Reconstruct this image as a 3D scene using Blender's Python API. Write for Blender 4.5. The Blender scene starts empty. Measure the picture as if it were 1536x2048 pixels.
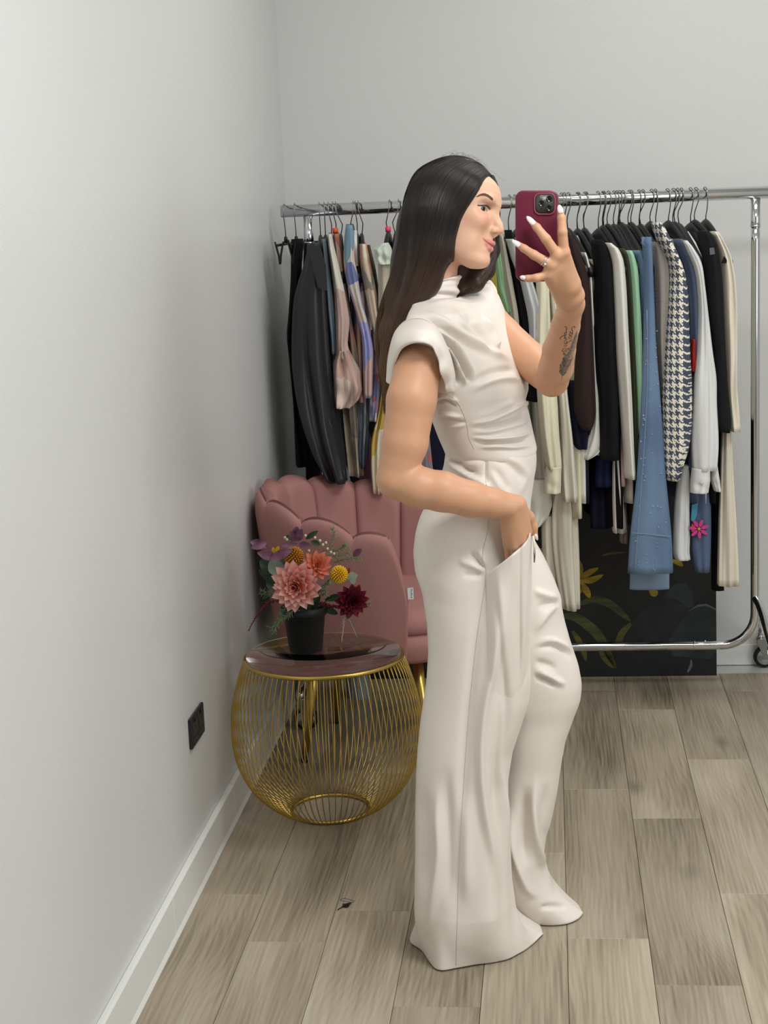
import bpy, bmesh, math, random
import numpy as np
from mathutils import Vector, Matrix
from mathutils.bvhtree import BVHTree
random.seed(7); rng = np.random.default_rng(7)
SC = bpy.context.scene
COL = SC.collection
# ---------------------------------------------------------------- camera
F_PX = 3310.0; CAM_H = 1.55
yaw, pitch, roll = math.radians(6.031), math.radians(10.452), math.radians(-2.285)
FW = Vector((-math.sin(yaw)*math.cos(pitch), math.cos(yaw)*math.cos(pitch), -math.sin(pitch)))
_r = FW.cross(Vector((0, 0, 1))).normalized(); _u = _r.cross(FW)
RT = math.cos(roll)*_r + math.sin(roll)*_u
UP = -math.sin(roll)*_r + math.cos(roll)*_u
CAM = Vector((0, 0, CAM_H))
cd = bpy.data.cameras.new('camera'); cam = bpy.data.objects.new('camera', cd); COL.objects.link(cam)
cd.sensor_fit = 'HORIZONTAL'; cd.sensor_width = 36.0; cd.lens = 36.0*F_PX/1536.0
cd.clip_start = 0.05; cd.clip_end = 60
M = Matrix((RT, UP, -FW)).transposed().to_4x4(); M.translation = CAM
cam.matrix_world = M
SC.camera = cam
# ---------------------------------------------------------------- view, world, lights
SC.view_settings.view_transform = 'Standard'; SC.view_settings.look = 'None'
SC.view_settings.gamma = 1.0; SC.view_settings.use_curve_mapping = False
SC.view_settings.exposure = 0.15
w = bpy.data.worlds.new('world'); SC.world = w; w.use_nodes = True
bg = w.node_tree.nodes['Background']; bg.inputs[0].default_value = (0.93, 0.96, 1.0, 1); bg.inputs[1].default_value = 0.25
def area(name, loc, target, sx, sy, power, col=(1, 1, 1)):
    l = bpy.data.lights.new(name, 'AREA'); l.shape = 'RECTANGLE'; l.size = sx; l.size_y = sy; l.energy = power; l.color = col
    o = bpy.data.objects.new(name, l); COL.objects.link(o); o.location = loc
    o.rotation_euler = (Vector(target)-Vector(loc)).to_track_quat('-Z', 'Y').to_euler()
    return o
area('shop_window_light', (2.75, 1.3, 1.75), (-0.4, 3.6, 1.0), 1.9, 2.0, 45, (0.93, 0.975, 1.0))
area('ceiling_panel_light', (0.75, 2.0, 2.98), (0.75, 2.0, 0), 1.2, 0.6, 47, (1.0, 0.99, 0.97))
area('ceiling_panel_light', (0.55, 4.1, 2.98), (0.55, 4.1, 0), 1.2, 0.5, 18, (1.0, 0.97, 0.93))

# ---------------------------------------------------------------- pixel rays -> points in the room
def ray(x, y): return FW + RT*((x-768)/F_PX) - UP*((y-1024)/F_PX)
def at(x, y, Y):
    d = ray(x, y); return CAM + d*(Y/d.y)
def atz(x, y, z=0.0):
    d = ray(x, y); return CAM + d*((z-CAM_H)/d.z)
def atx(x, y, X):
    d = ray(x, y); return CAM + d*(X/d.x)

# ---------------------------------------------------------------- materials
def lin(c):
    return tuple(((v/255.0)/12.92 if v/255.0 <= 0.04045 else ((v/255.0+0.055)/1.055)**2.4) for v in c[:3])
MATS = {}
def mat(name, rgb, rough=0.6, metal=0.0, spec=0.5, bump=None, sheen=0.0, var=None, alpha=None, trans=0.0, ior=1.45, sss=0.0, coat=0.0, aniso=0.0):
    """bump=(scale,strength,stretch xyz); var=(rgb2, scale, stretch)"""
    if name in MATS: return MATS[name]
    m = bpy.data.materials.new(name); MATS[name] = m; m.use_nodes = True
    nt = m.node_tree; N = nt.nodes; L = nt.links; b = N['Principled BSDF']
    b.inputs['Base Color'].default_value = (*lin(rgb), 1); b.inputs['Roughness'].default_value = rough
    b.inputs['Metallic'].default_value = metal; b.inputs['Specular IOR Level'].default_value = spec
    b.inputs['IOR'].default_value = ior
    if sheen: b.inputs['Sheen Weight'].default_value = sheen; b.inputs['Sheen Roughness'].default_value = 0.4; b.inputs['Sheen Tint'].default_value = (*lin(rgb), 1)
    if trans: b.inputs['Transmission Weight'].default_value = trans
    if sss:
        b.inputs['Subsurface Weight'].default_value = sss; b.inputs['Subsurface Radius'].default_value = (1.0, 0.45, 0.25); b.inputs['Subsurface Scale'].default_value = 0.006
    if coat: b.inputs['Coat Weight'].default_value = coat; b.inputs['Coat Roughness'].default_value = 0.15
    if aniso: b.inputs['Anisotropic'].default_value = aniso
    tc = None
    def coords(stretch):
        t = N.new('ShaderNodeTexCoord'); mp = N.new('ShaderNodeMapping'); mp.inputs['Scale'].default_value = stretch
        L.new(t.outputs['Object'], mp.inputs['Vector']); return mp.outputs[0]
    if var:
        rgb2, sc, st = var
        n = N.new('ShaderNodeTexNoise'); n.inputs['Scale'].default_value = sc; n.inputs['Detail'].default_value = 4
        L.new(coords(st), n.inputs['Vector'])
        r = N.new('ShaderNodeValToRGB'); r.color_ramp.elements[0].position = 0.35; r.color_ramp.elements[1].position = 0.65
        r.color_ramp.elements[0].color = (*lin(rgb), 1); r.color_ramp.elements[1].color = (*lin(rgb2), 1)
        L.new(n.outputs['Fac'], r.inputs['Fac']); L.new(r.outputs['Color'], b.inputs['Base Color'])
    if bump:
        sc, st, stretch = bump
        n = N.new('ShaderNodeTexNoise'); n.inputs['Scale'].default_value = sc; n.inputs['Detail'].default_value = 3
        L.new(coords(stretch), n.inputs['Vector'])
        bp = N.new('ShaderNodeBump'); bp.inputs['Strength'].default_value = st; bp.inputs['Distance'].default_value = 0.002
        L.new(n.outputs['Fac'], bp.inputs['Height']); L.new(bp.outputs['Normal'], b.inputs['Normal'])
    return m

# ---------------------------------------------------------------- object helpers
def mesh_data(name, V, Fc, m=None, smooth=True):
    me = bpy.data.meshes.new(name)
    me.from_pydata([tuple(v) for v in V], [], [tuple(f) for f in Fc]); me.update()
    if m:
        for x in (m if isinstance(m, (list, tuple)) else [m]): me.materials.append(x)
    if smooth: me.polygons.foreach_set('use_smooth', [True]*len(me.polygons))
    return me
def place(name, me, parent=None):
    o = bpy.data.objects.new(name, me); COL.objects.link(o)
    if parent: o.parent = parent
    return o
def obj(name, V, Fc, m=None, parent=None, smooth=True, recenter=None):
    V = [Vector(v) for v in V]
    if parent is not None and parent.get('_base') is not None:
        b = Vector(parent['_base']); V = [v-b for v in V]
    o = place(name, mesh_data(name, V, Fc, m, smooth), parent)
    if parent is not None and parent.get('_base') is not None: o['_base'] = list(parent['_base'])
    return o
def tag(o, label, cat, group=None, kind=None):
    o['label'] = label; o['category'] = cat
    if group: o['group'] = group
    if kind: o['kind'] = kind
    return o
def thing(name, label, cat, base=(0, 0, 0), group=None):
    o = bpy.data.objects.new(name, None); COL.objects.link(o); o.location = base; o.empty_display_size = 0.05
    o['_base'] = list(base)
    return tag(o, label, cat, group)
def done_bases():
    for o in bpy.data.objects:
        if '_base' in o: del o['_base']
def structure(o): o['kind'] = 'structure'; return o

class MB:
    def __init__(s): s.V = []; s.F = []; s.mi = []
    def add(s, vf, mi=0):
        V, Fc = vf; n = len(s.V); s.V += [Vector(v) for v in V]; s.F += [tuple(i+n for i in f) for f in Fc]; s.mi += [mi]*len(Fc); return s
    def build(s, name, m, parent=None, smooth=True):
        o = obj(name, s.V, s.F, m, parent, smooth)
        if any(s.mi): o.data.polygons.foreach_set('material_index', s.mi)
        return o
def box(c, s, R=None):
    V = []
    for dx in (-.5, .5):
        for dy in (-.5, .5):
            for dz in (-.5, .5):
                v = Vector((dx*s[0], dy*s[1], dz*s[2]))
                if R: v = R @ v
                V.append(Vector(c)+v)
    return V, [(0, 1, 3, 2), (4, 6, 7, 5), (0, 4, 5, 1), (2, 3, 7, 6), (0, 2, 6, 4), (1, 5, 7, 3)]
def bevel_obj(o, wdt=0.003, seg=2):
    md = o.modifiers.new('bevel', 'BEVEL'); md.width = wdt; md.segments = seg; md.limit_method = 'ANGLE'; md.angle_limit = math.radians(40); return o
def frames(P):
    P = [Vector(p) for p in P]; T = []
    for i in range(len(P)):
        a = P[max(i-1, 0)]; b = P[min(i+1, len(P)-1)]; T.append((b-a).normalized())
    n = T[0].orthogonal().normalized(); out = []
    for i, t in enumerate(T):
        n = (n - t*n.dot(t))
        n = n.normalized() if n.length > 1e-8 else t.orthogonal().normalized()
        out.append((t, n, t.cross(n)))
    return P, out
def tube(P, r, n=8, caps=True, flat=1.0):
    P, fr = frames(P)
    if not hasattr(r, '__len__'): r = [r]*len(P)
    V = []; Fc = []
    for p, (t, a, b), rr in zip(P, fr, r):
        for k in range(n):
            an = 2*math.pi*k/n; V.append(p + a*(rr*math.cos(an)) + b*(rr*flat*math.sin(an)))
    for i in range(len(P)-1):
        for k in range(n):
            k2 = (k+1) % n; Fc.append((i*n+k, i*n+k2, (i+1)*n+k2, (i+1)*n+k))
    if caps:
        Fc.append(tuple(range(n-1, -1, -1))); Fc.append(tuple(range((len(P)-1)*n, len(P)*n)))
    return V, Fc
def loft(rings, caps=True, closed=True):
    n = len(rings[0]); V = [Vector(p) for r in rings for p in r]; Fc = []
    for i in range(len(rings)-1):
        for k in range(n if closed else n-1):
            k2 = (k+1) % n; Fc.append((i*n+k, i*n+k2, (i+1)*n+k2, (i+1)*n+k))
    if caps and closed:
        Fc.append(tuple(range(n-1, -1, -1))); Fc.append(tuple(range((len(rings)-1)*n, len(rings)*n)))
    return V, Fc
def lathe(prof, c=(0, 0, 0), n=48, caps=False):
    c = Vector(c)
    return loft([[c+Vector((r*math.cos(2*math.pi*k/n), r*math.sin(2*math.pi*k/n), z)) for k in range(n)] for r, z in prof], caps)
def smooth_path(P, per=8):
    P = [Vector(p) for p in P]; Q = [P[0]*2-P[1]] + P + [P[-1]*2-P[-2]]; out = []
    for i in range(1, len(Q)-2):
        for k in range(per):
            t = k/per; a, b, c, d = Q[i-1], Q[i], Q[i+1], Q[i+2]
            out.append(0.5*((2*b) + (c-a)*t + (2*a-5*b+4*c-d)*t*t + (3*b-a-3*c+d)*t**3))
    out.append(P[-1]); return out
def interp_rows(rows, m):
    """rows (y, ...) -> m rows, smooth in between"""
    R = np.array(rows, float); t = np.linspace(R[0, 0], R[-1, 0], m); out = [t]
    for j in range(1, R.shape[1]):
        v = np.interp(t, R[:, 0], R[:, j])
        if m > 8:
            k = np.array([1, 2, 3, 2, 1])/9.0; vv = np.convolve(np.pad(v, 2, mode='edge'), k, mode='valid'); vv[0] = v[0]; vv[-1] = v[-1]; v = vv
        out.append(v)
    return np.array(out).T

# ---------------------------------------------------------------- the room
WX, WY, CH = -0.858, 5.436, 3.0       # left wall, back wall, ceiling height
FY = 5.325                            # where the planks end
def wall_mat():
    m = mat('wall_paint', (211, 212, 211), 0.32, spec=0.5)
    nt = m.node_tree; N = nt.nodes; L = nt.links; b = N['Principled BSDF']
    t = N.new('ShaderNodeTexCoord')
    n1 = N.new('ShaderNodeTexNoise'); n1.inputs['Scale'].default_value = 3.0; n1.inputs['Detail'].default_value = 2
    L.new(t.outputs['Object'], n1.inputs['Vector'])
    n2 = N.new('ShaderNodeTexNoise'); n2.inputs['Scale'].default_value = 260; n2.inputs['Detail'].default_value = 2
    L.new(t.outputs['Object'], n2.inputs['Vector'])
    mx = N.new('ShaderNodeMath'); mx.operation = 'MULTIPLY_ADD'; mx.inputs[1].default_value = 6.0
    L.new(n1.outputs['Fac'], mx.inputs[0]); L.new(n2.outputs['Fac'], mx.inputs[2])
    bp = N.new('ShaderNodeBump'); bp.inputs['Strength'].default_value = 0.12; bp.inputs['Distance'].default_value = 0.003
    L.new(mx.outputs[0], bp.inputs['Height']); L.new(bp.outputs['Normal'], b.inputs['Normal'])
    return m
WALL = wall_mat()
WHITE = mat('white_gloss_trim', (226, 227, 224), 0.22)
def wall(name, c, s):
    return structure(obj(name, *box(c, s), WALL, None, False))
wall('wall_left', (WX-0.05, 1.7, CH/2), (0.1, 7.6, CH))
wall('wall_back', (1.1, WY+0.05, CH/2), (4.1, 0.1, CH))
wall('wall_right', (3.15, 1.7, CH/2), (0.1, 7.6, CH))
wall('wall_front', (1.1, -2.05, CH/2), (4.1, 0.1, CH))
structure(obj('ceiling', *box((1.1, 1.7, CH+0.05), (4.1, 7.6, 0.1)), mat('ceiling_paint', (236, 236, 234), 0.8), None, False))
# skirting boards, built from lengths with visible joints
def skirting(name, segs, prof, along):
    root = None
    e = structure(bpy.data.objects.new(name, None)); COL.objects.link(e)
    for a, b in segs:
        rings = [[(x, t, z) if along == 'y' else (t, x, z) for x, z in prof] for t in (a+0.0006, b-0.0006)]
        o = obj('skirting_length', *loft(rings), WHITE, e, False); bevel_obj(o, 0.002, 2)
    return e
skirting('baseboard_left', [(-1.9, 1.05), (1.05, 3.31), (3.31, 4.02), (4.02, WY-0.001)],
         [(WX+0.0002, 0.0), (WX+0.022, 0.0), (WX+0.0165, 0.012), (WX+0.0145, 0.094), (WX+0.011, 0.098), (WX+0.0002, 0.098)], 'y')
skirting('baseboard_back', [(WX+0.024, 3.09)],
         [(WY-0.0002, 0.0), (WY-0.014, 0.0), (WY-0.014, 0.07), (WY-0.0002, 0.07)], 'x')
# floor: a slab, the white tile strip by the back wall, and every plank
floor = structure(obj('floor', *box((1.1, 1.7, -0.03), (4.1, 7.6, 0.04)), mat('subfloor', (96, 86, 74), 0.8), None, False))
obj('tile_strip', *box((1.1, (FY+WY)/2+0.02, -0.006), (4.0, WY-FY+0.04, 0.008)), mat('white_tile', (200, 200, 196), 0.18), floor, False)
def plank_mat():
    m = mat('oak_plank', (170, 154, 132), 0.42, spec=0.4)
    nt = m.node_tree; N = nt.nodes; L = nt.links; b = N['Principled BSDF']
    t = N.new('ShaderNodeTexCoord'); oi = N.new('ShaderNodeObjectInfo')
    off = N.new('ShaderNodeVectorMath'); off.operation = 'SCALE'; off.inputs['Scale'].default_value = 37.0
    cmb = N.new('ShaderNodeCombineXYZ')
    for k in range(3): L.new(oi.outputs['Random'], cmb.inputs[k])
    L.new(cmb.outputs[0], off.inputs[0])
    add = N.new('ShaderNodeVectorMath'); add.operation = 'ADD'
    L.new(t.outputs['Object'], add.inputs[0]); L.new(off.outputs[0], add.inputs[1])
    # large swirls bend the grain
    mp0 = N.new('ShaderNodeMapping'); mp0.inputs['Scale'].default_value = (5.0, 1.3, 1.0); L.new(add.outputs[0], mp0.inputs[0])
    n0 = N.new('ShaderNodeTexNoise'); n0.inputs['Scale'].default_value = 1.0; n0.inputs['Detail'].default_value = 1.2; n0.inputs['Distortion'].default_value = 0.3
    L.new(mp0.outputs[0], n0.inputs['Vector'])
    sep = N.new('ShaderNodeSeparateXYZ'); L.new(add.outputs[0], sep.inputs[0])
    ma = N.new('ShaderNodeMath'); ma.operation = 'MULTIPLY_ADD'; ma.inputs[1].default_value = 0.16
    L.new(n0.outputs['Fac'], ma.inputs[0]); L.new(sep.outputs['X'], ma.inputs[2])
    wv = N.new('ShaderNodeMath'); wv.operation = 'MULTIPLY'; wv.inputs[1].default_value = 520.0; L.new(ma.outputs[0], wv.inputs[0])
    sn = N.new('ShaderNodeMath'); sn.operation = 'SINE'; L.new(wv.outputs[0], sn.inputs[0])
    # fine pores
    mp1 = N.new('ShaderNodeMapping'); mp1.inputs['Scale'].default_value = (150, 4, 1); L.new(add.outputs[0], mp1.inputs[0])
    n1 = N.new('ShaderNodeTexNoise'); n1.inputs['Scale'].default_value = 1.0; n1.inputs['Detail'].default_value = 7; L.new(mp1.outputs[0], n1.inputs['Vector'])
    f1 = N.new('ShaderNodeMath'); f1.operation = 'MULTIPLY_ADD'; f1.inputs[1].default_value = 0.032; L.new(sn.outputs[0], f1.inputs[0])
    f1b = N.new('ShaderNodeMath'); f1b.operation = 'MULTIPLY_ADD'; f1b.inputs[1].default_value = 0.6; L.new(n1.outputs['Fac'], f1b.inputs[0]); 
    f0 = N.new('ShaderNodeMath'); f0.operation = 'MULTIPLY_ADD'; f0.inputs[1].default_value = 0.9; f0.inputs[2].default_value = -0.25; L.new(n0.outputs['Fac'], f0.inputs[0])
    L.new(f0.outputs[0], f1b.inputs[2]); L.new(f1b.outputs[0], f1.inputs[2])
    r = N.new('ShaderNodeValToRGB'); cr = r.color_ramp
    cr.elements[0].position = 0.18; cr.elements[0].color = (*lin((106, 96, 80)), 1)
    cr.elements[1].position = 0.85; cr.elements[1].color = (*lin((192, 182, 163)), 1)
    e = cr.elements.new(0.48); e.color = (*lin((160, 148, 128)), 1)
    L.new(f1.outputs[0], r.inputs['Fac'])
    # dark knots
    mp2 = N.new('ShaderNodeMapping'); mp2.inputs['Scale'].default_value = (5.5, 2.4, 1); L.new(add.outputs[0], mp2.inputs[0])
    vo = N.new('ShaderNodeTexVoronoi'); vo.inputs['Scale'].default_value = 1.0; L.new(mp2.outputs[0], vo.inputs['Vector'])
    kr = N.new('ShaderNodeMapRange'); kr.inputs['From Min'].default_value = 0.02; kr.inputs['From Max'].default_value = 0.17; kr.inputs['To Min'].default_value = 0.62; kr.inputs['To Max'].default_value = 1.0
    L.new(vo.outputs['Distance'], kr.inputs['Value'])
    tone = N.new('ShaderNodeMapRange'); tone.inputs['To Min'].default_value = 0.86; tone.inputs['To Max'].default_value = 1.08; L.new(oi.outputs['Random'], tone.inputs['Value'])
    mu = N.new('ShaderNodeMath'); mu.operation = 'MULTIPLY'; L.new(kr.outputs[0], mu.inputs[0]); L.new(tone.outputs[0], mu.inputs[1])
    mc = N.new('ShaderNodeVectorMath'); mc.operation = 'SCALE'; L.new(r.outputs['Color'], mc.inputs[0]); L.new(mu.outputs[0], mc.inputs['Scale'])
    L.new(mc.outputs[0], b.inputs['Base Color'])
    bp = N.new('ShaderNodeBump'); bp.inputs['Strength'].default_value = 0.12; bp.inputs['Distance'].default_value = 0.001
    L.new(f1.outputs[0], bp.inputs['Height']); L.new(bp.outputs['Normal'], b.inputs['Normal'])
    return m
OAK = plank_mat()
PW, PL = 0.1722, 0.912
joints = {0: 3.325, 1: 3.113, 2: 3.56, -1: 3.80, -2: 3.014, -3: 3.46, -4: 3.30, -5: 3.551, 3: 3.30, 4: 3.75}
plank_meshes = {}
for k in range(-5, 18):
    x0 = 0.005 + k*PW; x1 = x0+PW
    x0 = max(x0, WX+0.016)
    j = joints.get(k, 3.0+random.random()*PL)
    y = j - 6*PL
    while y < FY:
        a, b2 = max(y, -1.9), min(y+PL, FY)
        if b2-a > 0.02:
            key = (round(x1-x0, 4), round(b2-a, 4))
            if key not in plank_meshes:
                g = 0.0005; sx, sy = (x1-x0)/2-g, (b2-a)/2-g; ch = 0.0008
                top = [(-sx+ch, -sy+ch, 0), (sx-ch, -sy+ch, 0), (sx-ch, sy-ch, 0), (-sx+ch, sy-ch, 0)]
                mid = [(-sx, -sy, -ch), (sx, -sy, -ch), (sx, sy, -ch), (-sx, sy, -ch)]
                bot = [(-sx, -sy, -0.01), (sx, -sy, -0.01), (sx, sy, -0.01), (-sx, sy, -0.01)]
                V, Fc = loft([bot, mid, top])
                plank_meshes[key] = mesh_data('plank', V, Fc, OAK, False)
            o = place('plank', plank_meshes[key], floor); o.location = ((x0+x1)/2, (a+b2)/2, 0)
        y += PL
# wall socket
def socket():
    c = Vector((WX, 3.684, 0.3635)); W, Hh = 0.142, 0.074
    t = thing('wall_socket', 'black double wall socket low on the white left wall', 'socket', c)
    BLK = mat('black_plastic', (30, 30, 32), 0.38)
    DK = mat('socket_hole', (6, 6, 6), 0.6)
    V, Fc = box(c+Vector((0.0042, 0, 0)), (0.008, W, Hh)); o = obj('plate', V, Fc, BLK, t, False); bevel_obj(o, 0.0035, 3)
    for s in (-1, 1):
        cc = c+Vector((0.0085, s*0.033, -0.004))
        o = obj('outlet', *box(cc, (0.002, 0.05, 0.05)), mat('outlet_black', (44, 43, 43), 0.45), t, False); bevel_obj(o, 0.0009, 1)
        for dy, dz, sy, sz in ((0, 0.013, 0.005, 0.011), (-0.011, -0.009, 0.011, 0.005), (0.011, -0.009, 0.011, 0.005)):
            obj('slot', *box(cc+Vector((0.0009, dy, dz)), (0.001, sy, sz)), DK, o, False)
        obj('rocker_switch', *box(cc+Vector((0.0012, 0, 0.0305)), (0.004, 0.014, 0.007)), BLK, t, False)
    return t
socket()
# a knot of dark lint on the floor
def lint():
    c = atz(690, 1812, 0.0)
    DK = mat('dark_thread', (42, 38, 36), 0.9)
    mb = MB()
    mb.add(tube(smooth_path([c+Vector(p) for p in ((-0.014, -0.024, .0012), (-0.006, -0.010, .002), (.003, 0.002, .004), (0.013, .012, .003), (0.008, 0.0, .004), (-0.002, -0.008, .003))], 5), [0.0008, .0012]*13, 5))
    for k in range(14):
        a = random.random()*6.28
        mb.add(tube(smooth_path([c+Vector((random.uniform(-.006, .01), random.uniform(-.012, .012), .002)) for _ in range(4)], 4), 0.0006, 4))
    mb.add(tube(smooth_path([c+Vector(p) for p in ((0.012, 0.012, .002), (0.004, 0.022, .0008), (-0.009, 0.026, .0008), (-0.014, 0.034, .0008), (-0.006, 0.041, .0008), (0.004, 0.034, .0008), (0.012, 0.03, .0008), (0.018, 0.026, .0008), (0.014, 0.016, .001))], 5), 0.0004, 4))
    o = mb.build('lint', DK); tag(o, 'small tangle of dark thread lying on the oak floor', 'lint')
lint()
# ---------------------------------------------------------------- clothes rack
RY, RZ = 5.08, 1.547
CHROME = mat('chrome', (215, 217, 220), 0.1, 1.0)
STEEL = mat('hook_wire', (150, 150, 152), 0.25, 1.0)
BLKP = mat('hanger_black', (20, 20, 22), 0.42)
RUB = mat('black_rubber', (16, 16, 17), 0.6)
def rack():
    X0, X1 = -0.734, 0.608
    t = thing('clothes_rack', 'chrome rolling clothes rack along the back wall, hung full of garments', 'clothes rack', (0, RY, 0))
    obj('top_rail', *tube([(-0.815, RY, RZ), (0.95, RY, RZ)], 0.0185, 20), CHROME, t)
    R = 0.10; zb = 0.163
    path = [(X0, RY, 1.45)]
    path += [(X0, RY, z) for z in np.linspace(1.4, zb+R, 6)]
    path += [(X0+R-R*math.cos(a), RY, zb+R-R*math.sin(a)) for a in np.linspace(0.1, math.pi/2, 12)]
    path += [(x, RY, zb) for x in np.linspace(X0+R+0.05, X1-R-0.05, 6)]
    path += [(X1-R+R*math.sin(a), RY, zb+R-R*math.cos(a)) for a in np.linspace(0, math.pi/2-0.1, 12)]
    path += [(X1, RY, z) for z in np.linspace(zb+R, 1.4, 6)] + [(X1, RY, 1.45)]
    obj('lower_frame', *tube(path, 0.0138, 18), CHROME, t)
    for x in (X0, X1):
        obj('upright_sleeve', *tube([(x, RY, 1.452), (x, RY, 1.46), (x, RY, 1.53)], [0.0147]*3, 18), CHROME, t)
        obj('collar_ring', *tube([(x, RY, 1.4475), (x, RY, 1.4525)], 0.0157, 18), CHROME, t)
        for s in (-1, 1):
            yb = RY+s*0.315; dx = -0.045 if x < 0 else 0.055
            p = smooth_path([(x, RY, 0.315), (x+dx*0.25, RY+s*0.05, 0.285), (x+dx*0.7, RY+s*0.2, 0.17), (x+dx, yb, 0.118), (x+dx, yb, 0.1)], 6)
            lg = obj('leg', *tube(p, 0.0125, 14), CHROME, t)
            c = obj('caster', *lathe([(0.0, 0.0), (0.014, 0.0), (0.016, 0.006), (0.014, 0.012), (0.0, 0.012)], (x+dx, yb, 0.09), 20), mat('zinc', (170, 172, 172), 0.3, 1.0), t)
            wc = Vector((x+dx+0.014, yb, 0.037))
            wr = [(0.006, -0.012), (0.030, -0.012), (0.0355, -0.008), (0.037, 0), (0.0355, 0.008), (0.030, 0.012), (0.006, 0.012)]
            rings = [[wc+Vector((r*math.cos(2*math.pi*k/32), h, r*math.sin(2*math.pi*k/32))) for k in range(32)] for r, h in wr]
            obj('wheel', *loft(rings), RUB, c)
            rings = [[wc+Vector((r*math.cos(2*math.pi*k/28), h, r*math.sin(2*math.pi*k/28))) for k in range(28)] for r, h in ((0.0265, -0.0125), (0.026, -0.014), (0.021, -0.013), (0.019, -0.0145), (0.004, -0.0155))]
            obj('hub', *loft(rings), mat('zinc', (170, 172, 172), 0.3, 1.0), c)
            for sy in (-1, 1):
                obj('fork', *loft([[wc+Vector((dx2, sy*0.0165, dz)) for dx2, dz in ((-0.026, 0.062), (0.004, 0.062), (0.006, 0.04), (0.009, -0.002), (-0.006, -0.006), (-0.012, 0.02), (-0.024, 0.045))],
                                   [wc+Vector((dx2, sy*0.018, dz)) for dx2, dz in ((-0.026, 0.062), (0.004, 0.062), (0.006, 0.04), (0.009, -0.002), (-0.006, -0.006), (-0.012, 0.02), (-0.024, 0.045))]]), mat('zinc', (170, 172, 172), 0.3, 1.0), c, False)
    obj('joint_ring', *tube([(0.418, RY, zb), (0.424, RY, zb)], 0.0147, 18), CHROME, t)
    obj('screw', *lathe([(0.0, 0.003), (0.0028, 0.002), (0.003, 0.0)], (0.455, RY, zb+0.0136), 10), CHROME, t)
rack()
# ---------------------------------------------------------------- hangers
def hdir(th): return Vector((math.sin(th), -math.cos(th), 0))
def hanger(xpx, th, label, kind='arm', clip=None, drop=0.0, group='hangers on the rail', bend=0.0):
    X = at(xpx, 404, RY).x; D = hdir(th); base = Vector((X, RY, RZ))
    t = thing('clothes_hanger', label, 'hanger', base, group)
    r = 0.0225
    hp = [base + D*(r*math.cos(a)) + Vector((0, 0, r*math.sin(a))) for a in np.linspace(math.pi*1.12, math.pi*-0.05, 12)]
    hp = [base + (-D)*(0) + p - base for p in hp]
    nz = -0.082-drop
    hp += [base + D*(r*0.95) + Vector((bend*0.3, 0, -0.018)), base + D*(r*0.35)+Vector((bend, 0, -0.045)), base+Vector((bend*0.9, 0, -0.06)), base+Vector((bend*0.6, 0, nz))]
    obj('hook', *tube(hp, 0.0017, 6), STEEL, t)
    nb = base+Vector((bend*0.6, 0, nz))
    obj('neck', *tube([nb+Vector((0, 0, 0.006)), nb, nb-Vector((0, 0, 0.014))], [0.0045, 0.0055, 0.0065], 10), BLKP, t)
    S = D.cross(Vector((0, 0, 1)))
    if kind in ('arm', 'both'):
        rings = []
        L = 0.2
        for s in np.linspace(-1, 1, 25):
            a = abs(s); z = nz-0.012 - 0.105*a**1.35 - 0.004
            c = base + Vector((bend*0.6, 0, 0)) + D*(L*s) + Vector((0, 0, z)); hh = 0.023 - 0.010*a; tt = 0.0065+0.004*a
            rings.append([c+S*tt*u+Vector((0, 0, hh*v)) for u, v in ((-1, -0.7), (-0.6, -1), (0.6, -1), (1, -0.7), (1, 0.7), (0.6, 1), (-0.6, 1), (-1, 0.7))])
        obj('arms', *loft(rings), BLKP, t)
    if kind == 'clips':
        obj('bar', *tube([nb+D*-0.16-Vector((0, 0, 0.016)), nb+D*0.16-Vector((0, 0, 0.016))], 0.004, 8), BLKP, t)
        for s in (-1, 1):
            c = nb + D*(0.13*s) - Vector((0, 0, 0.018))
            for q in (-1, 1):
                rings = [[c+Vector((q*(o_+tk*u), 0.008*v, -dz)) for u, v in ((0, -1), (1, -1), (1, 1), (0, 1))] for dz, o_, tk in ((-0.012, 0.011, 0.003), (0.012, 0.005, 0.004), (0.03, 0.001, 0.004), (0.055, 0.0005, 0.002))]
                obj('clip', *loft(rings), BLKP, t, False)
    if clip:
        obj('size_clip', *tube([nb+Vector((0, 0, 0.002)), nb+Vector((0, 0, 0.018))], 0.0085, 10), mat('clip_'+clip[0], clip[1], 0.5), t)
    return t
TH = math.radians(17)
left_h = [(568, 0.0, 'empty black clip hanger at the far left end of the rail', 'clips', None, 0, 0),
          (589, 0.05, 'black clip hanger holding the slim black trousers at the left', 'clips', None, 0, 0),
          (638, 0.12, 'hanger of the black leather jacket', 'arm', None, 0, 0),
          (648, 0.12, 'hanger of the denim-blue shirt beside the leather jacket', 'arm', None, 0.0, 0),
          (656, 0.12, 'hanger of the pale green blouse with puffed cuffs', 'arm', None, 0.0, 0.008),
          (665, 0.12, 'hanger with a small orange size clip', 'arm', ('orange', (226, 92, 30)), -0.008, 0.008),
          (671, 0.12, 'hanger of the peach blouse behind the green one', 'arm', None, 0.0, 0.018),
          (706, 0.1, 'hanger of the lilac and blue patterned blouse', 'arm', None, -0.03, -0.01),
          (710, 0.1, 'hanger of the narrow white strap beside the lilac blouse', 'arm', None, 0.0, 0.004),
          (716, 0.12, 'hanger of the peach and sage leaf-print blouse', 'arm', None, 0.0, 0.012),
          (779, 0.0, 'hanger with a small pink size clip', 'arm', ('pink', (238, 70, 110)), -0.006, -0.012),
          (797, 0.05, 'bent-hook hanger next to the pink-clip hanger', 'arm', None, 0.0, -0.02)]
for x, th, lb, kd, cl, dr, bn in left_h: hanger(x, th, lb, kd, cl, dr, 'hangers on the rail', bn)
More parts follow.
